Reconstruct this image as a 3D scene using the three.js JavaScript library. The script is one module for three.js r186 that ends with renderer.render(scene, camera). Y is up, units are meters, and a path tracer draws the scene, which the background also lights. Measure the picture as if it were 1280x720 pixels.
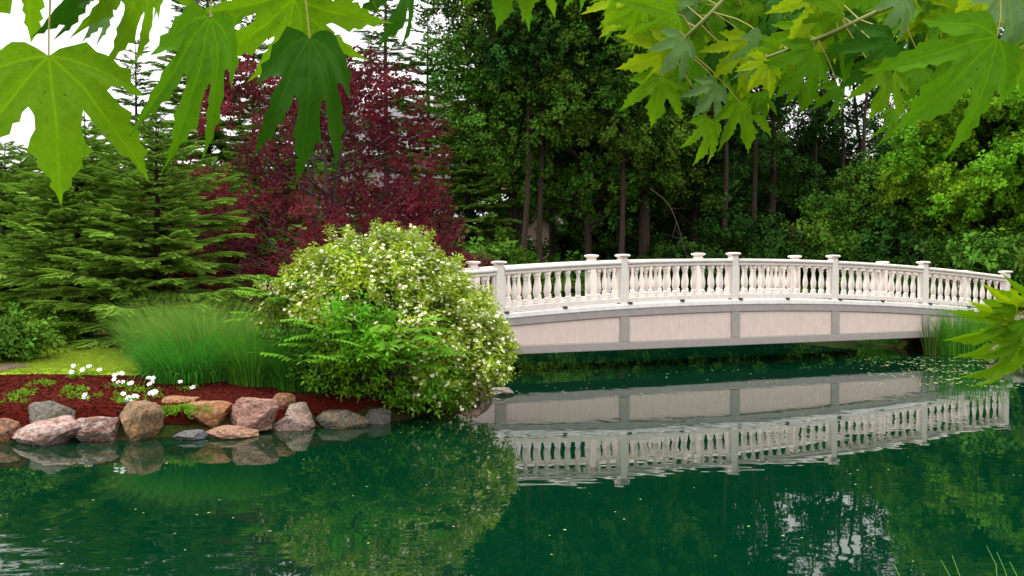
import * as THREE from 'three';
import { mergeGeometries, mergeVertices } from 'three/addons/utils/BufferGeometryUtils.js';
import { TessellateModifier } from 'three/addons/modifiers/TessellateModifier.js';
import { ImprovedNoise } from 'three/addons/math/ImprovedNoise.js';

// ---------------------------------------------------------------- camera, sky, sun, exposure
const scene = new THREE.Scene();
const EYE = 2.4, FOCAL = 1280, TILT = -Math.atan(32 / 1280);
const camera = new THREE.PerspectiveCamera(2 * Math.atan(360 / FOCAL) * 180 / Math.PI, 1280 / 720, 0.05, 3000);
camera.position.set(0, EYE, 0);
camera.rotation.x = TILT;
camera.updateMatrixWorld();
scene.add(camera);

const renderer = new THREE.WebGLRenderer({ antialias: true });
renderer.setSize(1024, 576);
renderer.toneMapping = THREE.LinearToneMapping;
renderer.toneMappingExposure = 1.54;
renderer.shadowMap.enabled = true;

const noiseGen = new ImprovedNoise();
const noise = (x, y, z = 0) => noiseGen.noise(x, y, z);
const fbm = (x, y, z = 0, o = 4) => { let s = 0, a = 0.5; for (let i = 0; i < o; i++) { s += a * noise(x, y, z + i * 7.3); x *= 2.03; y *= 2.03; z *= 2.03; a *= 0.5; } return s; };

{ // a bright, evenly overcast sky
  const W = 512, H = 256, d = new Float32Array(W * H * 4);
  for (let r = 0; r < H; r++) {
    const up = ((r + 0.5) / H - 0.5) * Math.PI, s = Math.sin(up), c = Math.cos(up);
    for (let q = 0; q < W; q++) {
      const a = ((q + 0.5) / W - 0.5) * 2 * Math.PI, x = Math.cos(a) * c, z = Math.sin(a) * c;
      const cl = 1 + 0.16 * fbm(x * 2.2 + 4, s * 4.5, z * 2.2, 4);
      const l = (0.74 + 1.2 * Math.max(0, s)) * cl, i = (r * W + q) * 4;
      d[i] = l * 1.005; d[i + 1] = l; d[i + 2] = l * 0.985; d[i + 3] = 1;
    }
  }
  const t = new THREE.DataTexture(d, W, H, THREE.RGBAFormat, THREE.FloatType);
  t.mapping = THREE.EquirectangularReflectionMapping; t.magFilter = THREE.LinearFilter; t.minFilter = THREE.LinearFilter; t.needsUpdate = true;
  scene.background = t; scene.environment = t;
}
const sun = new THREE.DirectionalLight(new THREE.Color(1, 0.965, 0.9), 1.5);
sun.position.set(-38, 52, -4);
sun.target.position.set(0, 0, -22);
sun.position.add(sun.target.position);
sun.castShadow = true; sun.shadow.radius = 22; sun.shadow.mapSize.set(4096, 4096);
Object.assign(sun.shadow.camera, { left: -60, right: 60, top: 60, bottom: -60, near: 1, far: 200 });
scene.add(sun, sun.target);

// ---------------------------------------------------------------- helpers
const V = (x, y, z) => new THREE.Vector3(x, y, z);
const rgb = (r, g, b) => new THREE.Color().setRGB(r, g, b);
const clamp = THREE.MathUtils.clamp, lerp = THREE.MathUtils.lerp;
const smooth = (t) => { t = clamp(t, 0, 1); return t * t * (3 - 2 * t); };
const rng = (s) => () => { s = (s + 0x6d2b79f5) | 0; let t = Math.imul(s ^ (s >>> 15), 1 | s); t = (t + Math.imul(t ^ (t >>> 7), 61 | t)) ^ t; return ((t ^ (t >>> 14)) >>> 0) / 4294967296; };
const used = {};
const numbered = (n) => { const k = used[n] = (used[n] ?? -1) + 1; return k ? `${n}_${String(k).padStart(3, '0')}` : n; };
/** the point at forward distance zf on the ray through a pixel of the 1280x720 picture */
function at(px, py, zf) {
  const d = V((px - 640) / FOCAL, -(py - 360) / FOCAL, -1).applyEuler(camera.rotation);
  return V(0, EYE, 0).addScaledVector(d, zf / -d.z);
}
function shadowed(o) { o.traverse((m) => { if (m.isMesh) { m.castShadow = true; m.receiveShadow = true; } }); return o; }
function thing(name, label, category, pos = [0, 0, 0], group) {
  const o = new THREE.Group(); o.name = numbered(name); o.position.set(...pos); o.userData = { label, category };
  if (group) o.userData.group = group;
  scene.add(o); return o;
}
function part(name, geo, mat, parent) { const m = new THREE.Mesh(geo, mat); m.name = name; m.castShadow = m.receiveShadow = true; parent.add(m); return m; }
function structure(name, geo, mat) { const m = part(numbered(name), geo, mat, scene); m.userData.kind = 'structure'; return m; }
/** many copies of a small shape as one part: list of {m: Matrix4, c: Color} */
function scatter(name, geo, mat, list, parent, kind = 'stuff') {
  const o = new THREE.InstancedMesh(geo, mat, list.length); o.name = name; o.castShadow = o.receiveShadow = true;
  list.forEach((e, i) => { o.setMatrixAt(i, e.m); if (e.c) o.setColorAt(i, e.c); });
  if (kind) o.userData.kind = kind;
  parent.add(o); return o;
}
const UPV = V(0, 1, 0);
function place(p, dir, spin, s, sy = s) {
  const q = new THREE.Quaternion().setFromUnitVectors(UPV, dir).multiply(new THREE.Quaternion().setFromAxisAngle(UPV, spin));
  return new THREE.Matrix4().compose(p, q, V(s, sy, s));
}
class MB {
  constructor() { this.p = []; this.i = []; this.c = []; this.u = []; this.col = null; }
  v(x, y, z, c, u = 0, w = 0) { this.p.push(x, y, z); if (c) this.c.push(...c); this.u.push(u, w); return this.p.length / 3 - 1; }
  t(a, b, c) { this.i.push(a, b, c); }
  q(a, b, c, d) { this.i.push(a, b, c, a, c, d); }
  build(normals = true) {
    const g = new THREE.BufferGeometry();
    g.setAttribute('position', new THREE.Float32BufferAttribute(this.p, 3));
    g.setAttribute('uv', new THREE.Float32BufferAttribute(this.u, 2));
    if (this.c.length) g.setAttribute('color', new THREE.Float32BufferAttribute(this.c, 3));
    g.setIndex(this.i); if (normals) g.computeVertexNormals(); return g;
  }
  /** tapered tube through points */
  tube(pts, rad, sides = 6, color) {
    const rings = []; let len = 0;
    let n = V(1, 0, 0);
    for (let k = 0; k < pts.length; k++) {
      const t = pts[Math.min(k + 1, pts.length - 1)].clone().sub(pts[Math.max(k - 1, 0)]).normalize();
      if (Math.abs(t.dot(n)) > 0.9) n = Math.abs(t.x) > 0.8 ? V(0, 0, 1) : V(1, 0, 0);
      n = n.clone().addScaledVector(t, -n.dot(t)).normalize();
      const b = t.clone().cross(n), r = rad[k], ring = [];
      if (k) len += pts[k].distanceTo(pts[k - 1]);
      for (let s = 0; s <= sides; s++) {
        const a = (s % sides) / sides * Math.PI * 2, x = Math.cos(a) * r, y = Math.sin(a) * r;
        ring.push(this.v(pts[k].x + n.x * x + b.x * y, pts[k].y + n.y * x + b.y * y, pts[k].z + n.z * x + b.z * y, color, s / sides * Math.max(1, Math.round(rad[0] * 8)), len));
      }
      rings.push(ring);
    }
    for (let k = 0; k + 1 < rings.length; k++) for (let s = 0; s < sides; s++) this.q(rings[k][s], rings[k][s + 1], rings[k + 1][s + 1], rings[k + 1][s]);
    return this;
  }
}
function dataTex(size, fn, srgb = true, repeat = 1) { // fn(u, v) -> [r, g, b] 0..1 in sRGB, tiling is up to fn
  const d = new Uint8Array(size * size * 4);
  for (let y = 0; y < size; y++) for (let x = 0; x < size; x++) { const c = fn(x / size, y / size), i = (y * size + x) * 4; for (let k = 0; k < 3; k++) d[i + k] = clamp(Math.round(c[k] * 255), 0, 255); d[i + 3] = 255; }
  const t = new THREE.DataTexture(d, size, size); t.wrapS = t.wrapT = THREE.RepeatWrapping; t.magFilter = THREE.LinearFilter; t.minFilter = THREE.LinearMipmapLinearFilter; t.generateMipmaps = true;
  if (srgb) t.colorSpace = THREE.SRGBColorSpace; t.repeat.set(repeat, repeat); t.needsUpdate = true; return t;
}
// a tiling noise: blends four shifted copies
const tileNoise = (u, v, f, o = 4, s = 0) => {
  const n = (a, b) => fbm(a * f + s, b * f + s * 0.7, s, o);
  return n(u, v) * (1 - u) * (1 - v) + n(u - 1, v) * u * (1 - v) + n(u, v - 1) * (1 - u) * v + n(u - 1, v - 1) * u * v;
};

// ---------------------------------------------------------------- materials
const grainTex = dataTex(256, (u, v) => { const g = 0.9 + 0.13 * tileNoise(u, v, 6, 5, 3) + 0.09 * tileNoise(u, v, 60, 2, 9); return [g, g, g]; });
const roughTex = dataTex(256, (u, v) => { const g = 0.5 + 0.6 * tileNoise(u, v, 20, 4, 5); return [g, g, g]; }, false);
const matte = (color, o = {}) => new THREE.MeshPhysicalMaterial({ color, roughness: 1, specularIntensity: 0.1, side: THREE.DoubleSide, ...o });
const std = (color, o = {}) => new THREE.MeshStandardMaterial({ color, roughness: 0.85, side: THREE.DoubleSide, ...o });
const stainTex = dataTex(512, (u, v) => { // weathered pale concrete paint: faint run marks and lichen specks
  const run = tileNoise(u, v * 0.25 + 0.0, 14, 4, 2) * 0.10, blot = tileNoise(u, v, 5, 4, 8), sp = tileNoise(u, v, 48, 2, 1);
  let g = 0.95 + run + 0.10 * blot; const sp2 = sp > 0.27 ? 0.16 : 0;
  return [g - sp2, g - 0.012 - sp2 * 0.95, g - 0.02 - sp2 * 1.0];
});
const M = {
  railing: std(rgb(0.82, 0.765, 0.725), { map: stainTex, roughness: 0.8, bumpMap: roughTex, bumpScale: 0.002 }),
  coping: std(rgb(0.9, 0.885, 0.87), { map: stainTex, roughness: 0.75 }),
  frame: std(rgb(0.43, 0.385, 0.36), { map: grainTex, roughness: 0.9, bumpMap: roughTex, bumpScale: 0.002 }),
  panel: std(rgb(0.75, 0.62, 0.575), { map: stainTex, roughness: 0.9, bumpMap: roughTex, bumpScale: 0.003 }),
  darkMetal: std(rgb(0.05, 0.045, 0.04), { roughness: 0.6 }),
};
const barkTex = dataTex(256, (u, v) => { const g = 0.55 + 0.5 * tileNoise(u * 1.0, v * 0.3, 16, 4, 1) + 0.2 * tileNoise(u, v, 40, 2, 2); return [g, g * 0.93, g * 0.87]; });
const bark = (r, g, b) => std(rgb(r, g, b), { map: barkTex, bumpMap: roughTex, bumpScale: 0.02, roughness: 0.95 });
const BARK = { brown: bark(0.14, 0.095, 0.07), grey: bark(0.26, 0.24, 0.22), dark: bark(0.07, 0.055, 0.045), twig: bark(0.2, 0.17, 0.13) };
const leafMat = (r, g, b, o = {}) => new THREE.MeshPhysicalMaterial({ color: rgb(r, g, b), roughness: 0.95, transmission: 0.35, thickness: 0, side: THREE.DoubleSide, specularIntensity: 0.12, ...o });
const opaqueLeaf = (r, g, b) => new THREE.MeshPhysicalMaterial({ color: rgb(r, g, b), roughness: 0.85, specularIntensity: 0.1, side: THREE.DoubleSide });
const LEAF = {
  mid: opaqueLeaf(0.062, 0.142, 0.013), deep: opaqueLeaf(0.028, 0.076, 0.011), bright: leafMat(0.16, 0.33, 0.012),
  red: leafMat(0.12, 0.017, 0.026), shrub: leafMat(0.3, 0.44, 0.035), spruce: new THREE.MeshPhysicalMaterial({ color: 0xffffff, vertexColors: true, roughness: 0.8, specularIntensity: 0.25, side: THREE.DoubleSide }),
  sumac: leafMat(0.13, 0.33, 0.012), petal: std(rgb(0.9, 0.87, 0.62), { roughness: 0.9 }), white: std(rgb(0.88, 0.88, 0.86), { roughness: 0.9 }),
  grassOlive: leafMat(0.17, 0.35, 0.06, { vertexColors: true }), grassDeep: leafMat(0.055, 0.27, 0.025, { vertexColors: true }), grassMid: leafMat(0.08, 0.28, 0.025, { vertexColors: true }), lime: leafMat(0.15, 0.33, 0.015), reed: leafMat(0.07, 0.17, 0.03, { vertexColors: true }),
};

// ---------------------------------------------------------------- the pond's outline and the lie of the land
const POND = [[-60, 12.4], [-9, 13.3], [-6.8, 13.55], [-4.9, 13.9], [-3.6, 14.5], [-2.6, 15.0], [-1.7, 15.5], [-1.05, 16.6], [-0.6, 18.0], [-0.6, 18.7], [-1.5, 19.6], [-2.7, 20.7], [-3.3, 22.4], [-4.2, 26], [-3.4, 32], [1.5, 36], [6, 37.2], [9.3, 35], [10.6, 31], [10.9, 27.6], [11.15, 26.6], [12.0, 25.5], [13.2, 24], [14.6, 20], [15.5, 14], [15, 8.5], [10, 6.6], [4, 6.2], [-6, 6.0], [-60, 5]];
const BR = { theta: Math.atan2(1.27, 2.772), L: 3.049, x: 5.265, zf: 24.37, w: 1.44 };
const bridgePoint = (s, t) => [BR.x + s * Math.cos(BR.theta) - t * Math.sin(BR.theta), BR.zf + s * Math.sin(BR.theta) + t * Math.cos(BR.theta)];
function shoreDist(x, z) {
  let d = 1e9, inside = false;
  for (let i = 0, j = POND.length - 1; i < POND.length; j = i++) {
    const [ax, az] = POND[j], [bx, bz] = POND[i], ex = bx - ax, ez = bz - az;
    const t = clamp(((x - ax) * ex + (z - az) * ez) / (ex * ex + ez * ez), 0, 1);
    d = Math.min(d, Math.hypot(x - ax - ex * t, z - az - ez * t));
    if ((az > z) !== (bz > z) && x < ex * (z - az) / ez + ax) inside = !inside;
  }
  return inside ? -d : d;
}
const ENDS = [bridgePoint(-3 * BR.L - 0.9, BR.w / 2), bridgePoint(3 * BR.L + 0.9, BR.w / 2)];
function ground(x, z) {
  const d = shoreDist(x, z) + 0.12 * noise(x * 1.7, z * 1.7, 3);
  if (d <= 0) return -0.9 * smooth(-d / 1.5);
  let h = 0.36 * smooth(d / 0.55) + 0.3 * smooth((d - 0.3) / 3) + 0.34 * smooth((d - 2.5) / 8) + 0.55 * smooth((z - 36) / 25);
  for (const [ex, ez] of ENDS) h = Math.max(h, 1.0 * smooth(1.25 - Math.hypot(x - ex, z - ez) / 1.9) * smooth(d / 0.6));
  return h + 0.035 * noise(x * 0.8, z * 0.8, 1) + 0.012 * noise(x * 4, z * 4, 2);
}
const onGround = (px, zf, dy = 0) => { const x = (px - 640) / FOCAL * zf; return [x, ground(x, zf) + dy, -zf]; };

const soilTex = dataTex(512, (u, v) => { // rough grass over brown soil
  const n = tileNoise(u, v, 7, 4, 4), f = tileNoise(u, v, 60, 3, 6), k = smooth(0.5 + n * 1.6);
  return [lerp(0.30, 0.25, k) + f * 0.16, lerp(0.25, 0.33, k) + f * 0.18, lerp(0.17, 0.13, k) + f * 0.10];
});
const groundMat = matte(rgb(0.55, 0.52, 0.5), { map: soilTex, bumpMap: roughTex, bumpScale: 0.05, roughness: 1 });
function axis(a, b, step, out, grow) { const l = []; for (let v = a; v <= b + 1e-6; v += step) l.push(v); let s = step; while (l[l.length - 1] < out) { s *= grow; l.push(l[l.length - 1] + s); } s = step; while (l[0] > -out) { s *= grow; l.unshift(l[0] - s); } return l; }
function sheet(xs, rows, fn, uvScale = 1) { // fn(i, j) -> [x, y, zf]
  const b = new MB(), id = [];
  for (let i = 0; i < xs; i++) { id.push([]); for (let j = 0; j < rows; j++) { const [x, y, z] = fn(i, j); id[i].push(b.v(x, y, -z, null, x * uvScale, z * uvScale)); } }
  for (let i = 0; i + 1 < xs; i++) for (let j = 0; j + 1 < rows; j++) b.q(id[i][j], id[i + 1][j], id[i + 1][j + 1], id[i][j + 1]);
  return b.build();
}
{
  const xs = axis(-16, 18, 0.22, 900, 1.22), zs = axis(3, 40, 0.22, 900, 1.22);
  structure('ground', sheet(xs.length, zs.length, (i, j) => [xs[i], ground(xs[i], zs[j]), zs[j]], 0.35), groundMat);
}
const shoreZ = (x) => { for (let i = 0; i < 9; i++) if (x >= POND[i][0] && x <= POND[i + 1][0]) return lerp(POND[i][1], POND[i + 1][1], (x - POND[i][0]) / (POND[i + 1][0] - POND[i][0])); return 18; };
const bedBack = (x) => lerp(16.0, 19.6, smooth((x + 5.7) / 1.3)) + 0.12 * noise(x * 1.3, 5, 1);
const lawnBack = (x) => 19.7 + 0.25 * noise(x * 0.7, 9, 1) + 0.35 * Math.sin(x * 0.6);
const mulchTex = dataTex(512, (u, v) => {
  const n = tileNoise(u, v, 40, 3, 7), m = tileNoise(u * 1, v * 0.5, 70, 2, 3), k = 0.5 + 0.9 * n + 0.5 * m;
  return [0.14 + 0.24 * k, 0.035 + 0.075 * k, 0.02 + 0.05 * k];
});
const mulchMat = matte(rgb(1, 1, 1), { map: mulchTex, bumpMap: roughTex, bumpScale: 0.06, roughness: 1 });
const bed = (x0, x1, f0, f1, dy) => { const nx = Math.ceil((x1 - x0) / 0.09), nz = 40; return sheet(nx + 1, nz + 1, (i, j) => { const x = lerp(x0, x1, i / nx), z = lerp(f0(x), f1(x), j / nz); return [x, ground(x, z) + dy + 0.02 * noise(x * 9, z * 9, 4), z]; }, 0.8); };
structure('mulch_bed', bed(-16, -0.95, (x) => shoreZ(x) + 0.22, (x) => Math.max(bedBack(x), shoreZ(x) + 0.5), 0.045), mulchMat);
structure('mulch_bed', bed(-16, -2.6, lawnBack, () => 25, 0.04), mulchMat);
const lawnTex = dataTex(512, (u, v) => { const n = tileNoise(u, v, 5, 4, 2), f = tileNoise(u, v, 70, 3, 5), k = n * 0.5 + f * 0.7; return [0.47 + 0.26 * k, 0.58 + 0.24 * k, 0.14 + 0.12 * k]; });
structure('lawn', bed(-16, -4.3, (x) => bedBack(x) - 0.02, (x) => Math.max(lawnBack(x) + 0.03, bedBack(x)), 0.055), matte(rgb(1, 1, 1), { map: lawnTex, bumpMap: roughTex, bumpScale: 0.04, roughness: 1 }));

// pond water: opaque with green matter, mirror-smooth, with very low ripples
{
  const N = 1024, d = new Float32Array(N * N * 4), r = rng(5), waves = [];
  for (let k = 0; k < 46; k++) {
    const f = 3 + Math.floor(Math.pow(r(), 1.6) * 60), a = r() * Math.PI * 2, fx = Math.round(Math.cos(a) * f * 0.75), fy = Math.round(Math.sin(a) * f * 0.9);
    waves.push([fx, fy, r() * 6.28, 0.00042 * (0.5 + r())]);
  }
  const C = 512, S = new Float32Array(N), K = new Float32Array(N); for (let i = 0; i < N; i++) { S[i] = Math.sin(i / N * 2 * Math.PI); K[i] = Math.cos(i / N * 2 * Math.PI); }
  for (let y = 0; y < N; y++) for (let x = 0; x < N; x++) {
    let sx = 0, sy = 0;
    for (const [fx, fy, ph, s] of waves) { const q = Math.floor(fx * x + fy * y + ph * N / 6.283 + N * 128) % N, w = Math.hypot(fx, fy) || 1; sx += K[q] * s * fx / w; sy += K[q] * s * fy / w; }
    const i = (y * N + x) * 4, gust = 1 + 1.1 * S[(x + 300) % N] * S[(y * 2 + x) % N];
    d[i] = 0.5 - 0.5 * sx * gust; d[i + 1] = 0.5 - 0.5 * sy * gust; d[i + 2] = 1; d[i + 3] = 1;
  }
  const t = new THREE.DataTexture(d, N, N, THREE.RGBAFormat, THREE.FloatType); t.wrapS = t.wrapT = THREE.RepeatWrapping; t.magFilter = THREE.LinearFilter; t.needsUpdate = true;
  t.repeat.set(1 / 7, 1 / 7);
  const water = new THREE.MeshPhysicalMaterial({ color: rgb(0.0002, 0.019, 0.0072), roughness: 0.015, ior: 1.33, normalMap: t, normalScale: new THREE.Vector2(1, 1), side: THREE.DoubleSide });
  // a breath of wind roughens the water near the left bank
  const wave = (x, z) => { const m = Math.exp(-(((x + 3.7) / 2.1) ** 2) - ((z - 8.4) / 1.0) ** 2) * clamp(0.35 + 1.9 * fbm(x * 0.7, z * 1.3, 7, 3), 0, 1.2); return m * (0.009 * noise(x * 1.6, z * 4.2, 2) + 0.005 * noise(x * 3.8 + 3, z * 8.5, 5)); };
  const fine = (a, b, step, lo, hi) => { const l = [lo]; for (let v = a; v < b; v += step) l.push(v); l.push(hi); return l; };
  const wx = fine(-9, 1.5, 0.05, -70, 30), wz = fine(6, 12.5, 0.05, 3.5, 40);
  structure('pond_water', sheet(wx.length, wz.length, (i, j) => [wx[i], i && j && wx[i + 1] !== undefined && wz[j + 1] !== undefined ? wave(wx[i], wz[j]) : 0, wz[j]]), water);
}

// ---------------------------------------------------------------- the footbridge
const deckY = (s) => 1.518 - 0.052 * (s / BR.L) ** 2;
{
  const g = thing('footbridge', 'white arched concrete footbridge with baluster railings spanning the green pond', 'bridge', [BR.x, 0, -BR.zf]);
  g.rotation.y = BR.theta;
  const L = BR.L;
  // a bar that follows the arch: section as [dy0, dy1] functions and z range
  const arch = (s0, s1, bot, top, z0, z1, n = 12, bevel = 0.012) => {
    const b = new MB(), sec = (s) => { const y0 = bot(s), y1 = top(s), e = Math.min(bevel, (y1 - y0) / 3); return [[z1, y0 + e], [z1, y1 - e], [z1 - e, y1], [z0 + e, y1], [z0, y1 - e], [z0, y0 + e], [z0 + e, y0], [z1 - e, y0]]; };
    const rows = []; for (let k = 0; k <= n; k++) { const s = lerp(s0, s1, k / n); rows.push(sec(s).map(([z, y]) => [s, y, z])); }
    for (let e = 0; e < 8; e++) { const f = (e + 1) % 8; let prev = null, run = 0;
      for (let k = 0; k <= n; k++) { const A = rows[k][e], B = rows[k][f], u = A[0] * 0.7; const a = b.v(...A, null, u, (A[1] + A[2]) * 0.7), c = b.v(...B, null, u, (B[1] + B[2]) * 0.7); if (prev) b.q(prev[0], a, c, prev[1]); prev = [a, c]; } }
    for (const [row, flip] of [[rows[0], 0], [rows[n], 1]]) { const ids = row.map((p) => b.v(...p, null, p[2] * 0.7, p[1] * 0.7)); for (let e = 1; e < 7; e++) flip ? b.t(ids[0], ids[e], ids[e + 1]) : b.t(ids[0], ids[e + 1], ids[e]); }
    return b.build();
  };
  const S0 = -3 * L - 0.12, S1 = 3 * L + 0.12, BOT = 0.43, c = (v) => () => v, dk = (o) => (s) => deckY(s) + o;
  part('girder', arch(S0, S1, c(BOT + 0.004), dk(-0.02), -BR.w - 0.07, 0.07, 48), M.frame, g);
  part('deck', arch(S0, S1, dk(-0.016), dk(-0.002), -BR.w - 0.05, 0.05, 48, 0.003), M.panel, g);
  for (const [side, zf] of [[1, 0], [-1, -BR.w]]) {
    const z = (a, b) => side > 0 ? [zf + a, zf + b] : [zf - b, zf - a];
    part('coping', arch(S0 - 0.03, S1 + 0.03, dk(-0.125), dk(0), ...z(-0.2, 0.145), 48, 0.02), M.coping, g);
    part('upper_band', arch(S0, S1, dk(-0.285), dk(-0.126), ...z(0.071, 0.125), 48), M.frame, g);
    part('lower_band', arch(S0, S1, c(BOT), c(BOT + 0.185), ...z(0.071, 0.125), 48), M.frame, g);
    for (let k = -3; k <= 3; k++) part('stile', arch(clamp(k * L - 0.12, S0, S1), clamp(k * L + 0.12, S0, S1), c(BOT + 0.186), dk(-0.286), ...z(0.071, 0.123), 2), M.frame, g);
    for (let k = -3; k < 3; k++) part('panel', arch(k * L + 0.121, (k + 1) * L - 0.121, c(BOT + 0.186), dk(-0.286), ...z(0.071, 0.088), 12), M.panel, g);
    const rz = zf;
    for (let k = -3; k < 3; k++) {
      const a = k * L + 0.097, b = (k + 1) * L - 0.097;
      part('bottom_rail', arch(a, b, dk(0.03), dk(0.135), rz - 0.085, rz + 0.085, 12), M.railing, g);
      const hr = part('handrail', arch(a, b, dk(0.885), dk(0.972), rz - 0.125, rz + 0.125, 12, 0.03), M.railing, g);
      part('handrail_moulding', arch(a, b, dk(0.81), dk(0.884), rz - 0.085, rz + 0.085, 12, 0.02), M.railing, hr);
      for (const m of [a + 0.03, (a + b) / 2]) part('drain_spout', new THREE.BoxGeometry(0.09, 0.05, 0.06).translate(m, deckY(m) + 0.012, rz + side * 0.13), M.darkMetal, g);
    }
  }
  // posts and their caps
  const post = new MB(), cs = 0.095;
  const postGeo = (() => { const s = new THREE.Shape(), e = 0.012; s.moveTo(-cs + e, -cs); s.lineTo(cs - e, -cs); s.lineTo(cs, -cs + e); s.lineTo(cs, cs - e); s.lineTo(cs - e, cs); s.lineTo(-cs + e, cs); s.lineTo(-cs, cs - e); s.lineTo(-cs, -cs + e); s.closePath(); const gg = new THREE.ExtrudeGeometry(s, { depth: 1.02, bevelEnabled: false }); gg.rotateX(-Math.PI / 2); return gg; })();
  const square = (profile, seg, pw) => { // a lathe with a rounded-square plan
    const b = new MB(), ids = [];
    profile.forEach(([r, y], k) => { ids.push([]); for (let s = 0; s <= seg; s++) { const t = s / seg * Math.PI * 2, cx = Math.cos(t), sz = Math.sin(t), q = r / Math.pow(Math.abs(cx) ** pw + Math.abs(sz) ** pw, 1 / pw); ids[k].push(b.v(cx * q, y, sz * q, null, s / seg, y)); } });
    for (let k = 0; k + 1 < ids.length; k++) for (let s = 0; s < seg; s++) b.q(ids[k][s], ids[k + 1][s], ids[k + 1][s + 1], ids[k][s + 1]);
    return b.build();
  };
  const capGeo = square([[0.097, 0], [0.1, 0.012], [0.085, 0.02], [0.088, 0.035], [0.115, 0.05], [0.14, 0.062], [0.15, 0.075], [0.151, 0.088], [0.143, 0.1], [0.12, 0.11], [0.06, 0.117], [0.001, 0.119]], 32, 5);
  const H = 0.675;
  const balGeo = (() => {
    const pr = [[0.001, 0], [0.058, 0], [0.062, 0.012], [0.062, 0.05], [0.05, 0.06], [0.056, 0.075], [0.058, 0.092], [0.05, 0.108], [0.034, 0.118], [0.036, 0.135], [0.047, 0.17], [0.056, 0.22], [0.059, 0.265], [0.056, 0.32], [0.047, 0.38], [0.037, 0.44], [0.031, 0.5], [0.03, 0.535], [0.04, 0.545], [0.044, 0.556], [0.036, 0.566], [0.036, 0.58], [0.052, 0.6], [0.056, 0.615], [0.056, H], [0.001, H]];
    return new THREE.LatheGeometry(pr.map(([r, y]) => new THREE.Vector2(r * 1.1, y)), 14);
  })();
  const pilGeo = new THREE.BoxGeometry(0.05, 0.676, 0.1).translate(0, 0.338, 0);
  for (const zf of [0, -BR.w]) {
    for (let k = -3; k <= 3; k++) {
      const p = part('post', postGeo, M.railing, g); p.position.set(k * L, deckY(k * L), zf);
      const cap = part('cap', capGeo, M.railing, p); cap.position.y = 1.005;
      for (const e of [-1, 1]) if (Math.abs(k + e * 0.5) < 3) { const s = k * L + e * 0.123, q = part('pilaster', pilGeo, M.railing, g); q.position.set(s, deckY(s) + 0.134, zf); }
    }
    for (let k = -3; k < 3; k++) for (let j = 1; j <= 10; j++) { const s = k * L + 0.1 + (L - 0.2) * j / 11, q = part('baluster', balGeo, M.railing, g); q.position.set(s, deckY(s) + 0.134, zf); q.rotation.y = j * 0.7; }
  }
  for (const e of [-1, 1]) { const s = e * (3 * L + 0.45); part('abutment', new THREE.BoxGeometry(0.6, 1.5, BR.w + 0.3).translate(s, deckY(s) - 0.83, -BR.w / 2), M.frame, g); }
}

// ---------------------------------------------------------------- rocks along the shore
const rockMat = new THREE.MeshStandardMaterial({ color: 0xffffff, vertexColors: true, roughness: 0.85, bumpMap: roughTex, bumpScale: 0.006 });
function rockGeo(seed, w, h, d, colA, colB, band, cuts = 7) {
  const g0 = new THREE.IcosahedronGeometry(1, 22); g0.deleteAttribute('normal');
  const g = mergeVertices(g0, 1e-4), p = g.attributes.position, r = rng(seed), planes = [], col = new Float32Array(p.count * 3);
  for (let k = 0; k < cuts + 5; k++) planes.push([V(r() * 2 - 1, r() * 1.6 - 0.6, r() * 2 - 1).normalize(), 0.6 + r() * 0.28]);
  planes.push([V(0.2 * (r() - 0.5), 1, 0.3 * (r() - 0.2)).normalize(), 0.7]);
  const tilt = V(r() - 0.5, 1.2, r() - 0.5).normalize();
  for (let i = 0; i < p.count; i++) {
    const v = V().fromBufferAttribute(p, i), n = v.clone();
    for (const [a, m] of planes) { const e = v.dot(a) - m; if (e > 0) v.addScaledVector(a, -e * 0.98); }
    const cr = Math.abs(fbm(n.x * 2.2 + seed * 2, n.y * 2.2, n.z * 2.2, 3)); v.multiplyScalar(1 + 0.2 * fbm(n.x * 1.5 + seed, n.y * 1.5, n.z * 1.5, 2) + 0.035 * fbm(n.x * 6 + seed, n.y * 6, n.z * 6, 5) - 0.05 * Math.abs(fbm(n.x * 3 + seed, n.y * 3, n.z * 3 + 5, 3)) - 0.05 * smooth(1 - cr / 0.05));
    const a = fbm(n.x * 2.5, n.y * 2.5 + seed, n.z * 2.5, 4), bnd = Math.sin(v.dot(tilt) * 11 + 4 * a) * band, sp = noise(n.x * 34 + seed, n.y * 34, n.z * 34), k = clamp(0.5 + a * 1.8 + bnd, 0, 1), f = 0.58 + 0.4 * sp + 0.95 * fbm(n.x * 7, n.y * 7, n.z * 7 + seed, 4);
    for (let c = 0; c < 3; c++) col[i * 3 + c] = Math.max(0.01, Math.pow(lerp(colA[c], colB[c], k), 1.08) * f);
    p.setXYZ(i, v.x * w / 2, v.y * h / 2, v.z * d / 2);
  }
  g.setAttribute('color', new THREE.BufferAttribute(col, 3));
  const uv = new Float32Array(p.count * 2); for (let i = 0; i < p.count; i++) { uv[i * 2] = p.getX(i) * 2 + p.getZ(i); uv[i * 2 + 1] = p.getY(i) * 2; }
  g.setAttribute('uv', new THREE.BufferAttribute(uv, 2));
  g.computeVertexNormals(); return g;
}
const TAN = [0.42, 0.23, 0.11], ORANGE = [0.5, 0.22, 0.085], PINK = [0.46, 0.26, 0.21], PALE = [0.52, 0.42, 0.37], GREY = [0.2, 0.175, 0.15], OLIVE = [0.17, 0.15, 0.1], GREEN = [0.11, 0.13, 0.1], BROWN = [0.15, 0.085, 0.06], ROSE = [0.36, 0.17, 0.12], SLATE = [0.12, 0.14, 0.18];
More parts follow.
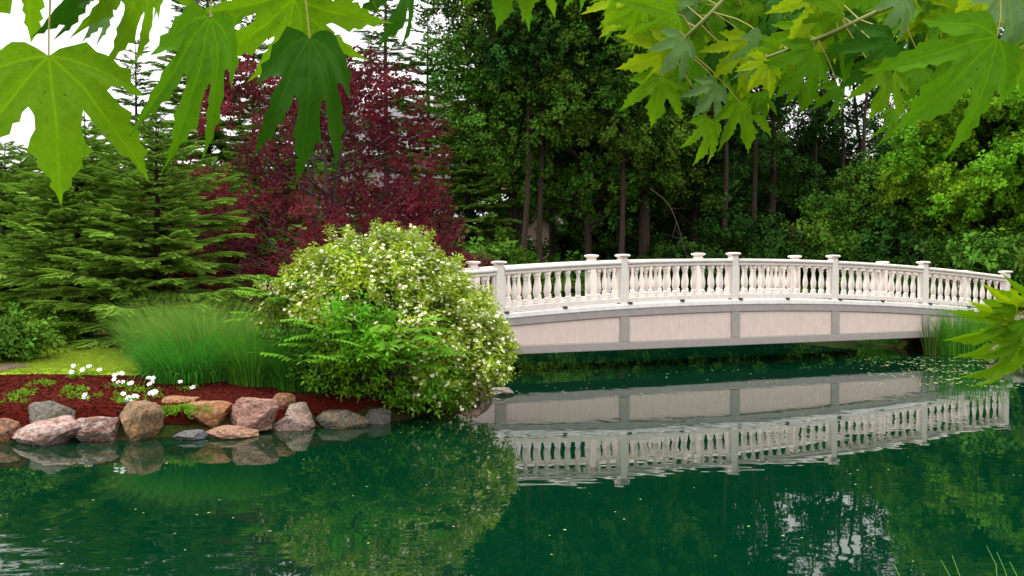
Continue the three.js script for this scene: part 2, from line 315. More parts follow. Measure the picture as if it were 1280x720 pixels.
// [left, right, top, bottom in the picture, forward distance of its middle, turn, colours, banding, label, turn about z]
const ROCKS = [
  [-8, 27, 518, 556, 13.75, 0.3, ORANGE, BROWN, 0.1, 'rusty orange rock at the end of the shore row beyond the grey slab'],
  [20, 96, 494, 545, 14.1, 0.2, GREY, OLIVE, 0.05, 'smooth olive grey slab of rock leaning behind a pinkish block', 0.2],
  [16, 98, 519, 562, 13.65, -0.1, PALE, PINK, 0.35, 'pinkish grey angular block with a flat sloping top at the waterline', 0.13],
  [95, 152, 516, 552, 13.85, 0.4, PALE, ROSE, 0.55, 'pale pink rock with white bands beside a tall tan boulder', -0.06],
  [151, 201, 494, 554, 13.95, 0.1, TAN, [0.25, 0.19, 0.11], 0.15, 'tall upright tan boulder standing in the water beside the creeping plant'],
  [205, 264, 490, 520, 14.75, 0.5, TAN, ORANGE, 0.2, 'tan rock half hidden behind a rounder orange rock'],
  [233, 292, 497, 534, 14.5, 0.1, ORANGE, TAN, 0.1, 'rounded orange tan rock above the creeping lime green plant'],
  [258, 322, 530, 548, 14.1, 0.2, PINK, TAN, 0.1, 'low flat pinkish stone lying awash in front of the shore rocks'],
  [282, 352, 492, 541, 14.5, -0.3, [0.36, 0.19, 0.14], PINK, 0.1, 'large smooth rose brown boulder, biggest of the shore row'],
  [342, 374, 489, 511, 15.1, 0.2, ORANGE, BROWN, 0.1, 'small rust orange stone perched behind a pale stone'],
  [354, 391, 500, 522, 14.95, 0.6, PALE, [0.5, 0.36, 0.24], 0.1, 'small pale cream stone between a rust stone and a pink wedge'],
  [341, 394, 514, 542, 14.75, 0.2, PALE, PINK, 0.4, 'wedge shaped pale pink rock at the waterline below the cream stone', 0.3],
  [398, 461, 508, 540, 15.05, -0.2, GREEN, [0.24, 0.16, 0.1], 0.1, 'flat mossy grey green rock at the waterline under the shrub'],
  [457, 490, 506, 539, 15.3, 0.2, GREEN, GREY, 0.05, 'small dark grey green rock in the shade under the shrub'],
  [568, 614, 468, 502, 18.2, 0.4, PINK, BROWN, 0.5, 'tilted reddish brown slab of rock beside the shrub below the bridge', -0.5],
  [604, 641, 483, 496, 18.55, 0.1, PALE, GREY, 0.1, 'low pale stone at the tip of the bank below the bridge'],
  [218, 257, 536, 550, 13.9, 0.1, SLATE, GREY, 0.05, 'flat blue grey slate stone lying in the water under the creeping plant'],
  [45, 82, 422, 444, 19.9, 0.2, BROWN, GREY, 0.1, 'brown boulder at the far edge of the lawn under the spruces'],
  [-10, 42, 454, 478, 16.4, 0.5, BROWN, [0.2, 0.13, 0.1], 0.1, 'flat brown boulder at the lawn edge below the small shrub'],
  [1236, 1270, 418, 450, 25.6, 0.5, [0.28, 0.2, 0.15], GREY, 0.1, 'brown boulder among reeds where the bridge meets the bank'],
];
ROCKS.forEach(([x0, x1, y0, y1, zf, turn, a, b, band, label, rz = 0], i) => {
  const p0 = at(x0, y0, zf), p1 = at(x1, y1, zf), w = (p1.x - p0.x) * 1.12, h = (p0.y - p1.y) * 1.2;
  const m = part(numbered('rock'), rockGeo(11 + i * 3, w, h, Math.max(w * 0.8, h * 0.8), a, b, band, i === 4 ? 4 : 7), rockMat, scene);
  m.position.set((p0.x + p1.x) / 2, (p0.y + p1.y) / 2 - h * 0.06, -zf); m.rotation.set(0, turn, rz);
  m.userData = { label, category: 'rock', group: i < 17 ? 'rocks along the shore' : 'boulders in the garden' };
});

// ---------------------------------------------------------------- leaves, sprays and trees
const kite = (b, o, dir, nrm, len, wid, fold = 0.25, col) => { // a folded leaf of four faces
  const side = dir.clone().cross(nrm).normalize(), up = side.clone().cross(dir).normalize();
  const P = (l, s, f) => { const q = o.clone().addScaledVector(dir, l * len).addScaledVector(side, s * wid).addScaledVector(up, f * wid); return b.v(q.x, q.y, q.z, col); };
  const a = P(0, 0, 0), t = P(1, 0, -0.25), m = P(0.5, 0, 0), l = P(0.42, -0.5, fold), r = P(0.42, 0.5, fold);
  b.t(a, l, m); b.t(l, t, m); b.t(a, m, r); b.t(m, t, r);
};
function leafSpray(seed, n, len, leafL, leafW, spread = 1, flat = 0.6) {
  const b = new MB(), r = rng(seed);
  for (let k = 0; k < n; k++) {
    const t = 0.15 + 0.85 * (k + r() * 0.6) / n, a = k * 2.4 + r(), o = V(Math.cos(a) * 0.3 * spread * len * r(), t * len, Math.sin(a) * 0.3 * spread * len * r());
    const dir = V(Math.cos(a) * spread, 0.55 + r() * 0.5 - (r() < 0.3 ? 0.8 : 0), Math.sin(a) * spread).normalize();
    const nrm = V((r() - 0.5) * (1 - flat) * 3, 1, (r() - 0.5) * (1 - flat) * 3).normalize();
    if (Math.abs(dir.dot(nrm)) > 0.9) nrm.set(1, 0.2, 0.3).normalize();
    const s = 0.7 + 0.6 * r(); kite(b, o, dir, nrm, leafL * s, leafW * s, 0.1 + 0.3 * r());
  }
  return b.build();
}
const SPRAY = {
  far: [leafSpray(1, 20, 0.52, 0.15, 0.10), leafSpray(2, 20, 0.46, 0.14, 0.10)],
  tuft: [leafSpray(6, 26, 0.4, 0.19, 0.045, 1, 0.2)],
  maple: [leafSpray(3, 16, 0.36, 0.13, 0.12)],
  red: [leafSpray(4, 13, 0.34, 0.1, 0.066)],
  shrub: [leafSpray(5, 12, 0.24, 0.075, 0.038)],
};
function limb(b, p0, p1, r0, r1, r, sides = 5, sag = 0.15) {
  const n = 5, pts = [], rad = [], len = p0.distanceTo(p1);
  for (let k = 0; k <= n; k++) { const t = k / n, p = p0.clone().lerp(p1, t); p.y -= sag * len * t * (1 - t) * 1.2; if (k && k < n) p.add(V(r() - 0.5, r() - 0.5, r() - 0.5).multiplyScalar(len * 0.06)); pts.push(p); rad.push(lerp(r0, r1, t)); }
  b.tube(pts, rad, sides);
}
/** a broadleaf: trunk and limbs in one mesh; the crown as sprays on clumps at the limb ends */
function broadleaf(o) {
  const { name = 'broadleaf_tree', label, group = 'trees on the far bank', px, zf, h, base, R, clumps = 60, per = 34, spray = 'far', mat = LEAF.mid, bk = BARK.brown, seed = 1, r0 = 0.16, cr = 0.9, lean = 0, profile = (t) => Math.sqrt(Math.max(0.04, 1 - (2 * t - 0.85) ** 2)), tintR = 0.35, stems = 1, squash = 0.6, size = 1, qPow = 0.85, fork = 0.75, thick = 1 } = o;
  const r = rng(seed * 97 + 5), pos = onGround(px, zf, -0.1), t = thing(name, label, 'tree', pos, group), b = new MB(), list = [];
  const lines = [];
  for (let s = 0; s < stems; s++) {
    const pts = [], rad = [], n = 9, sx = (r() - 0.5) * 0.5 * (stems > 1), sl = stems > 1 ? (s - (stems - 1) / 2) * 0.28 * h / stems : 0;
    for (let k = 0; k <= n; k++) { const q = k / n; pts.push(V(sx + (lean + sl) * q * q * 1.0 + 0.12 * noise(q * 3, seed, s) * h * 0.12, q * h * 0.93, 0.12 * noise(q * 3, seed, s + 9) * h * 0.12 + (s % 2 ? 0.3 : -0.1) * q * (stems > 1))); rad.push(r0 * (1 - 0.88 * q) / Math.sqrt(stems) * (k ? 1 : 1.35)); }
    b.tube(pts, rad, 8); lines.push(pts);
  }
  const onTrunk = (l, y) => { const q = clamp(y / (h * 0.93), 0, 1) * 9, k = Math.min(8, Math.floor(q)); return l[k].clone().lerp(l[k + 1], q - k); };
  for (let i = 0; i < clumps; i++) {
    const q = Math.pow(r(), qPow), y = base + (h - base) * q, l = lines[Math.floor(r() * stems)], a = i * 2.399 + r() * 0.8, rr = R * profile(q) * Math.sqrt(0.12 + 0.88 * r());
    const c = onTrunk(l, y).add(V(Math.cos(a) * rr, (r() - 0.5) * 0.5, Math.sin(a) * rr)); c.y = Math.max(c.y, 0.4);
    const root = onTrunk(l, Math.max(base * fork, y - rr * (0.35 + 0.3 * r())));
    limb(b, root, c, (0.025 + 0.018 * rr) * thick, 0.012 * thick, r, 5);
    const rad = cr * (0.6 + 0.7 * r());
    const tint = 1 + (r() - 0.5) * 2 * tintR, warm = 1 + (r() - 0.5) * 0.5;
    for (let k = 0; k < per; k++) {
      const d = V(r() * 2 - 1, r() * 2 - 1, r() * 2 - 1).normalize(), m = rad * (0.35 + 0.65 * Math.sqrt(r()));
      const p = c.clone().add(V(d.x * m, d.y * m * squash, d.z * m));
      const dir = d.clone().add(V(0, 0.35, 0)).add(V(r() - 0.5, r() - 0.5, r() - 0.5)).normalize(), f = tint * (0.8 + 0.4 * r());
      list.push({ m: place(p, dir, r() * 6.28, size * (0.7 + 0.6 * r())), c: rgb(f * warm, f, f) });
    }
  }
  part('trunk', b.build(), bk, t);
  scatter('crown', SPRAY[spray][seed % SPRAY[spray].length], mat, list, t);
  return t;
}
// spruce spray: a flat frond of needled twigs
const spruceSpray = (() => {
  const b = new MB(), r = rng(8), needle = [0.19, 0.33, 0.036];
  const twig = (o, d, len, w) => {
    const side = d.clone().cross(V(0, 0, 1)).normalize(), z = V(0, 0, 1);
    for (const s of [side, z.clone().multiplyScalar(0.7)]) {
      const P = (l, k) => { const q = o.clone().addScaledVector(d, l * len).addScaledVector(s, k * w); return b.v(q.x, q.y, q.z, needle); };
      const a = P(0, 0), l = P(0.55, -0.5), e = P(1, 0), g = P(0.55, 0.5); b.t(a, g, l); b.t(l, g, e);
    }
  };
  const L = 0.56; twig(V(0, 0, 0), V(0, 1, 0), L * 1.15, 0.06);
  for (let k = 0; k < 18; k++) { const t = 0.06 + 0.9 * k / 18, s = k % 2 ? 1 : -1; twig(V(0, t * L, -0.03 * t), V(s * (0.85 + 0.2 * r()), 0.75, -0.25 + 0.35 * (r() - 0.5)).normalize(), (0.25 * (1 - t * 0.7)) * (0.7 + 0.6 * r()), 0.052); }
  return b.build();
})();
function spruce(o) {
  const { name = 'spruce_tree', label, group = 'evergreens', px, zf, h, R, seed, base = 0.3, r0 = 0.11, mat = LEAF.spruce, bk = BARK.dark, dens = 1, tint = [1, 1, 1], whorl = 0.23, droop = 0.34, sparse = 0 } = o;
  const r = rng(seed * 31 + 7), t = thing(name, label, 'tree', onGround(px, zf, -0.08), group), b = new MB(), list = [];
  const pts = [], rad = []; for (let k = 0; k <= 8; k++) { pts.push(V(0.05 * noise(k * 0.7, seed), k / 8 * h, 0.05 * noise(k * 0.7, seed, 4))); rad.push(r0 * (1 - 0.93 * k / 8)); }
  b.tube(pts, rad, 8);
  for (let y = base; y < h - 0.1; y += whorl * (0.8 + 0.4 * r())) {
    const q = (y - base) / (h - base), len0 = R * Math.pow(1 - q, 0.78) + 0.12, n = Math.max(3, Math.round((5.5 + 2 * r()) * (1 - 0.35 * q)));
    const a0 = r() * 6.28;
    for (let k = 0; k < n; k++) {
      if (r() < sparse) continue;
      const a = a0 + k / n * 6.283 + (r() - 0.5) * 0.5, len = len0 * (0.72 + 0.45 * r()), ca = Math.cos(a), sa = Math.sin(a), lift = 0.25 * q - droop * (1 - q) + 0.1 * (r() - 0.5);
      const P = (u) => V(ca * len * u, y + len * (lift * u + 0.22 * u * u), sa * len * u);
      b.tube([0, 0.35, 0.7, 1].map(P), [0.02 + 0.008 * len, 0.016, 0.01, 0.004], 4);
      const m = Math.max(3, Math.round(len * 9 * dens));
      for (let j = 0; j < m; j++) {
        const u = 0.12 + 0.9 * (j + r()) / m, p = P(Math.min(u, 1)), s = (j % 2 ? 1 : -1), fan = (0.25 + 0.85 * (1 - u)) * s + (r() - 0.5) * 0.4;
        const d = V(Math.cos(a + fan), lift * 0.7 + 0.12 * u + (r() - 0.5) * 0.35, Math.sin(a + fan)).normalize(), f = 0.75 + 0.5 * r();
        // the spray's flat side faces up
        const x = d.clone().cross(UPV).normalize(), z = x.clone().cross(d).normalize(), sc = (0.75 + 0.5 * r()) * clamp(0.55 + len * 0.4, 0.6, 1.15);
        list.push({ m: new THREE.Matrix4().makeBasis(x, d, z).scale(V(sc, sc, sc)).setPosition(p), c: rgb(f * tint[0], f * tint[1], f * tint[2]) });
      }
    }
  }
  part('trunk', b.build(), bk, t);
  scatter('crown', spruceSpray, mat, list, t);
  return t;
}
// garden spruces by the lawn
spruce({ label: 'broad green spruce behind the lawn with its trunk showing', group: 'garden spruces behind the lawn', px: 97, zf: 20.9, h: 4.6, R: 1.95, seed: 1 });
spruce({ label: 'green spruce with drooping tips behind the fountain grass', group: 'garden spruces behind the lawn', px: 197, zf: 20.2, h: 4.8, R: 1.7, seed: 2 });
spruce({ label: 'green spruce behind the small white flecked shrub at the lawn end', group: 'garden spruces behind the lawn', px: 8, zf: 26.5, h: 4.6, R: 2.5, seed: 3 });
spruce({ label: 'dark spruce standing in the gap behind two garden spruces', group: 'garden spruces behind the lawn', px: 150, zf: 25.5, h: 4.7, R: 1.9, seed: 4 });
spruce({ label: 'dim spruce between the garden spruces and the purple leaved tree', group: 'garden spruces behind the lawn', px: 268, zf: 26, h: 4.4, R: 1.9, seed: 5 });
// tall evergreens further back
const DARKP = [0.75, 0.8, 0.8];
spruce({ label: 'dark spruce with black green boughs between the purple tree and the leafy grove', px: 585, zf: 40, h: 10.5, R: 2.3, seed: 6, tint: DARKP, base: 1.4, r0: 0.16, whorl: 0.42, dens: 0.9 });
spruce({ label: 'tall thin open spruce rising behind the purple tree with a bare grey trunk', px: 483, zf: 44, h: 17, R: 1.5, seed: 7, tint: DARKP, base: 6, r0: 0.16, whorl: 0.55, dens: 0.9, sparse: 0.3, bk: BARK.grey });
spruce({ label: 'tall open spruce behind the garden spruces, sky showing through its boughs', px: 262, zf: 40, h: 15, R: 2.5, seed: 8, tint: DARKP, base: 2.2, r0: 0.17, whorl: 0.42, dens: 0.9, sparse: 0.1 });
spruce({ label: 'tall sparse spruce with thin twiggy boughs against the white sky', px: 172, zf: 42, h: 10.5, R: 2.2, seed: 9, tint: DARKP, base: 2.4, r0: 0.16, whorl: 0.45, dens: 0.8, sparse: 0.2 });
spruce({ label: 'dark spruce low against the white sky behind the lawn', px: 38, zf: 42, h: 6.2, R: 2.4, seed: 10, tint: DARKP, base: 1.2, r0: 0.15, whorl: 0.45 });
spruce({ label: 'dark spruce crowded between the purple tree and the pale house', px: 345, zf: 38, h: 8.2, R: 2.2, seed: 11, tint: DARKP, base: 1.0, r0: 0.15, whorl: 0.45 });
spruce({ label: 'slim dark spruce close behind the purple tree', px: 425, zf: 36, h: 6.5, R: 1.7, seed: 12, tint: DARKP, base: 1.0, r0: 0.13, whorl: 0.42 });

spruce({ label: 'tall spruce whose spire stands between the open spruce and the purple tree top', px: 318, zf: 43, h: 12.5, R: 2.3, seed: 13, tint: DARKP, base: 2, r0: 0.16, whorl: 0.45, sparse: 0.15 });
spruce({ label: 'spruce with ragged boughs rising directly behind the purple tree', px: 392, zf: 44, h: 13, R: 2.6, seed: 14, tint: DARKP, base: 2, r0: 0.16, whorl: 0.42, sparse: 0.1 });
spruce({ label: 'ragged spruce beside the bare trunked spruce behind the purple tree', px: 535, zf: 45, h: 12.5, R: 2.0, seed: 15, tint: DARKP, base: 3, r0: 0.16, whorl: 0.42, sparse: 0.12 });
spruce({ label: 'spruce filling the row behind the lawn beyond the broad spruce', px: 108, zf: 40, h: 7.4, R: 2.2, seed: 16, tint: DARKP, base: 1, r0: 0.15, whorl: 0.42, sparse: 0.1 });

// purple-leaved tree
broadleaf({ name: 'purple_leaf_tree', label: 'purple red leaved tree standing behind the white flowering shrub', group: 'garden trees', px: 402, zf: 24, h: 6.8, base: 1.0, R: 3.2, clumps: 108, per: 18, qPow: 1.05, fork: 1.6, thick: 0.5, spray: 'red', mat: LEAF.red, bk: BARK.grey, seed: 3, r0: 0.17, cr: 0.62, stems: 3, tintR: 0.4, squash: 0.55, profile: (t) => 0.12 + 0.95 * Math.sqrt(Math.max(0, 1 - Math.pow(1.25 * t - 0.25, 2))) });
broadleaf({ name: 'purple_leaf_tree', label: 'small thin purple leaved sapling beside the bridge end', group: 'garden trees', px: 572, zf: 29, h: 3.9, base: 1.6, R: 1.0, clumps: 18, per: 20, spray: 'red', mat: LEAF.red, bk: BARK.grey, seed: 4, r0: 0.06, cr: 0.5 });

// the grove behind the bridge
const G = (px, zf, h, R, base, label, o = {}) => broadleaf({ label, px, zf, h, R, base, seed: 20 + Math.round(px / 7) + Math.round(zf), clumps: 120, per: 22, cr: 0.85, size: 0.9, ...o });
G(640, 40, 15, 3.0, 4.2, 'leafy green tree with three slender trunks right of the dark spruce'.replace('right of', 'next to'), { stems: 3, r0: 0.2 });
G(735, 39.5, 16, 3.5, 3.6, 'full green tree with layered foliage behind the bridge railing', { clumps: 150 });
G(805, 39.5, 15, 3.0, 4.6, 'green tree with a thick brown trunk rising behind the highest part of the bridge', { r0: 0.26 });
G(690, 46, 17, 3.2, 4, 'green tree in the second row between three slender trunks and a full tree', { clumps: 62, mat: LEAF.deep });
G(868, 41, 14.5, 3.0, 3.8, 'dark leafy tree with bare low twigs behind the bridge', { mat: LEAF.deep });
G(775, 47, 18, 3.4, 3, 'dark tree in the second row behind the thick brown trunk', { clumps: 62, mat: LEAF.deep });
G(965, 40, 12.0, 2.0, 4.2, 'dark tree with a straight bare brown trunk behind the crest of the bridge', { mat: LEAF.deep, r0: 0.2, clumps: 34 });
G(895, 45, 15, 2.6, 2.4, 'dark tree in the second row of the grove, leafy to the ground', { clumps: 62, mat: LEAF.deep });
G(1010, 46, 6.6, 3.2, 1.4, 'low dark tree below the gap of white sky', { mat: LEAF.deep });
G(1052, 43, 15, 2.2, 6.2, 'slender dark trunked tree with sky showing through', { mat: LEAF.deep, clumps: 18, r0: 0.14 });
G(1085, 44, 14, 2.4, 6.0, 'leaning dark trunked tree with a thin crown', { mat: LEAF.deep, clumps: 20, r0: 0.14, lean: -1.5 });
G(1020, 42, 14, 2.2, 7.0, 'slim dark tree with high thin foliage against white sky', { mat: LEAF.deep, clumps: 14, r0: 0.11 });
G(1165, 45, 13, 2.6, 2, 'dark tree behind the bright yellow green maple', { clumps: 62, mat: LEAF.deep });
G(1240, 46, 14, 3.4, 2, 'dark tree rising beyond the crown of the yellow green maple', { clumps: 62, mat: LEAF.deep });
G(1095, 37, 5.2, 2.0, 1.2, 'small mid green tree with light sprays below the sky gap', { clumps: 62, per: 24, cr: 0.7, seed: 41 });
G(625, 48, 11, 2.6, 2, 'green tree in the second row behind the dark spruce', { clumps: 62, mat: LEAF.deep });
broadleaf({ name: 'maple_tree', label: 'bright yellow green maple standing beyond the far end of the bridge', px: 1235, zf: 34, h: 8.4, base: 1.6, R: 2.75, clumps: 120, per: 32, spray: 'maple', mat: LEAF.bright, seed: 60, r0: 0.15, cr: 0.75, tintR: 0.25, squash: 0.5 });
broadleaf({ name: 'maple_tree', label: 'yellow green maple at the edge of the grove past the bridge end', px: 1330, zf: 33, h: 9.2, base: 1.3, R: 2.8, clumps: 90, per: 32, spray: 'maple', mat: LEAF.bright, seed: 61, r0: 0.15, cr: 0.75, tintR: 0.25, squash: 0.5 });
for (const [px, zf, lab, lean] of [[658, 37.5, 'slim bare trunk standing first of a close pair behind the railing', 0.3], [676, 38, 'slim bare trunk standing second of a close pair behind the railing', -0.2], [778, 37.6, 'slim brown trunk beside the thick trunk behind the bridge', 0.1], [908, 38.5, 'slim dark trunk among the shrubs behind the bridge', -0.3], [942, 39, 'slim brown trunk near the straight bare trunked tree', 0.2], [1072, 40, 'slim grey trunk leaning below the sky gap', 0.8]])
  G(px, zf, 14, 1.6, 8.5, lab, { clumps: 26, r0: 0.13, lean, mat: LEAF.deep, bk: BARK.brown });
// shrubs at the foot of the grove
const bush = (px, zf, h, R, mat, label, o = {}) => broadleaf({ name: 'shrub', label, group: 'shrubs under the grove', px, zf, h, R, base: 0.25, clumps: 26, per: 26, cr: 0.55, r0: 0.05, stems: 3, mat, seed: 70 + Math.round(px / 9), profile: () => 1, ...o });
bush(610, 37, 1.9, 1.6, LEAF.mid, 'green shrub under the dark spruce');
bush(628, 40, 2.3, 1.6, LEAF.mid, 'green shrub screening the small tan house');
bush(690, 37.5, 1.5, 1.8, LEAF.mid, 'green shrub between slender trunks behind the railing');
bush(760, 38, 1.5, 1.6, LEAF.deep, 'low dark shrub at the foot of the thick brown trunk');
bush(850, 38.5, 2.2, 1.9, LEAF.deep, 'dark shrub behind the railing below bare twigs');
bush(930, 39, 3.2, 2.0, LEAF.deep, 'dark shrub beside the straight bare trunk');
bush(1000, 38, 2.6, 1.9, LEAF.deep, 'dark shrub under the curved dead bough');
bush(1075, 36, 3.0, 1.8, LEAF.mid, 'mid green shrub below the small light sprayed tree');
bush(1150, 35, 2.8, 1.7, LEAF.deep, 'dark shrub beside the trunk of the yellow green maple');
bush(1262, 31, 2.2, 1.4, LEAF.mid, 'green shrub beside the last post of the bridge');
bush(1112, 31.6, 1.0, 1.1, LEAF.deep, 'low dark shrub on the bank under the far end of the bridge', { clumps: 20, cr: 0.4 });
bush(1165, 30.6, 1.0, 1.0, LEAF.deep, 'low dark shrub on the bank beside the reeds under the bridge', { clumps: 20, cr: 0.4 });
bush(520, 31, 1.9, 1.5, LEAF.mid, 'green shrub behind the purple leaved tree');
bush(300, 27, 1.7, 1.2, LEAF.mid, 'green shrub between the dim spruce and the purple leaved tree');
// a closed row of trees far behind
{
  const kinds = []; const r = rng(77);
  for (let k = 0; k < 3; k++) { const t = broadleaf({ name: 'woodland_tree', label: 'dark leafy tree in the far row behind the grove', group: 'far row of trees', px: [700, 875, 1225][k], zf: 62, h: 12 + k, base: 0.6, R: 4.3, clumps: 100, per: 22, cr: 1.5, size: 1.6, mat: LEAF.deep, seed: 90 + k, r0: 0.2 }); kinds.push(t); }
  [[560, 64, 0.62], [630, 66, 0.8], [770, 64, 1], [835, 66, 1], [955, 64, 0.62], [1035, 66, 0.5], [1150, 66, 0.8], [1310, 64, 1], [470, 78, 0.55], [380, 76, 0.6], [290, 74, 0.6], [190, 74, 0.55], [90, 74, 0.6], [0, 72, 0.55], [-80, 70, 0.7], [1390, 60, 1]].forEach(([px, zf, s], i) => {
    const c = kinds[i % 3].clone(); c.name = numbered('woodland_tree'); c.position.set(...onGround(px, zf, -0.1)); c.rotation.y = r() * 6.28; c.scale.set(Math.max(0.85, s), s, Math.max(0.85, s)); scene.add(c);
  });
}

// ---------------------------------------------------------------- houses glimpsed through the trees
{
  const siding = std(rgb(0.5, 0.49, 0.48), { map: grainTex }), tan = std(rgb(0.42, 0.3, 0.22), { map: grainTex }), trim = std(rgb(0.8, 0.8, 0.79)), roof = std(rgb(0.2, 0.19, 0.2), { map: grainTex, bumpMap: roughTex, bumpScale: 0.02 }), pale = std(rgb(0.8, 0.8, 0.8), { map: grainTex });
  const glass = new THREE.MeshPhysicalMaterial({ color: rgb(0.02, 0.025, 0.03), roughness: 0.05 });
  const house = (label, px, zf, w, d, eave, ridge, wallMat, roofMat, turn, cols, rows, along = true) => {
    const t = thing('house', label, 'house', onGround(px, zf, -0.2), 'houses behind the trees'); t.rotation.y = turn;
    part('wall', new THREE.BoxGeometry(w, eave, d).translate(0, eave / 2, 0), wallMat, t);
    const s = new THREE.Shape(), sp = along ? d : w, ln = along ? w : d; s.moveTo(-sp / 2 - 0.5, eave - 0.1); s.lineTo(0, ridge); s.lineTo(sp / 2 + 0.5, eave - 0.1); s.lineTo(sp / 2 + 0.5, eave + 0.1); s.lineTo(0, ridge + 0.25); s.lineTo(-sp / 2 - 0.5, eave + 0.1); s.closePath();
    const rg = new THREE.ExtrudeGeometry(s, { depth: ln + 0.8, bevelEnabled: false }).translate(0, 0, -(ln + 0.8) / 2); if (along) rg.rotateY(Math.PI / 2);
    const rf = part('roof', rg, roofMat, t);
    const gs = new THREE.Shape(); gs.moveTo(-sp / 2, eave); gs.lineTo(0, ridge - 0.02); gs.lineTo(sp / 2, eave); gs.closePath();
    for (const e of [-1, 1]) { const gg = new THREE.ExtrudeGeometry(gs, { depth: 0.12, bevelEnabled: false }).translate(0, 0, e > 0 ? ln / 2 - 0.13 : -ln / 2 + 0.01); if (along) gg.rotateY(Math.PI / 2); part('gable', gg, wallMat, t); }
    if (along) part('gutter', new THREE.BoxGeometry(w + 0.8, 0.16, 0.14).translate(0, eave - 0.05, d / 2 + 0.58), trim, rf);
    part('chimney', new THREE.BoxGeometry(0.7, 1.6, 0.7).translate(w * 0.25, ridge + 0.2, along ? -0.4 : 0), tan, rf);
    for (let i = 0; i < cols; i++) for (let j = 0; j < rows; j++) {
      const x = (i + 0.5) / cols * w - w / 2, y = 1.6 + j * 2.8; if (y + 0.8 > eave) continue;
      const f = part('window', new THREE.BoxGeometry(1.25, 1.55, 0.1).translate(x, y, d / 2 + 0.03), trim, t); part('pane', new THREE.BoxGeometry(1.05, 1.35, 0.06).translate(x, y, d / 2 + 0.07), glass, f);
    }
  };
  house('pale grey house with a shingle roof behind the purple leaved tree', 500, 60, 9.5, 8, 6.9, 10.0, siding, roof, 0.15, 4, 3);
  house('small tan house with a white gabled roof seen past the slender trunks', 618, 56, 3.6, 6, 3.2, 4.6, tan, pale, 0.5, 1, 1, false);
  house('white house glimpsed behind the thick brown trunk', 818, 72, 9, 7, 5.2, 8.2, pale, roof, -0.2, 4, 2);
}

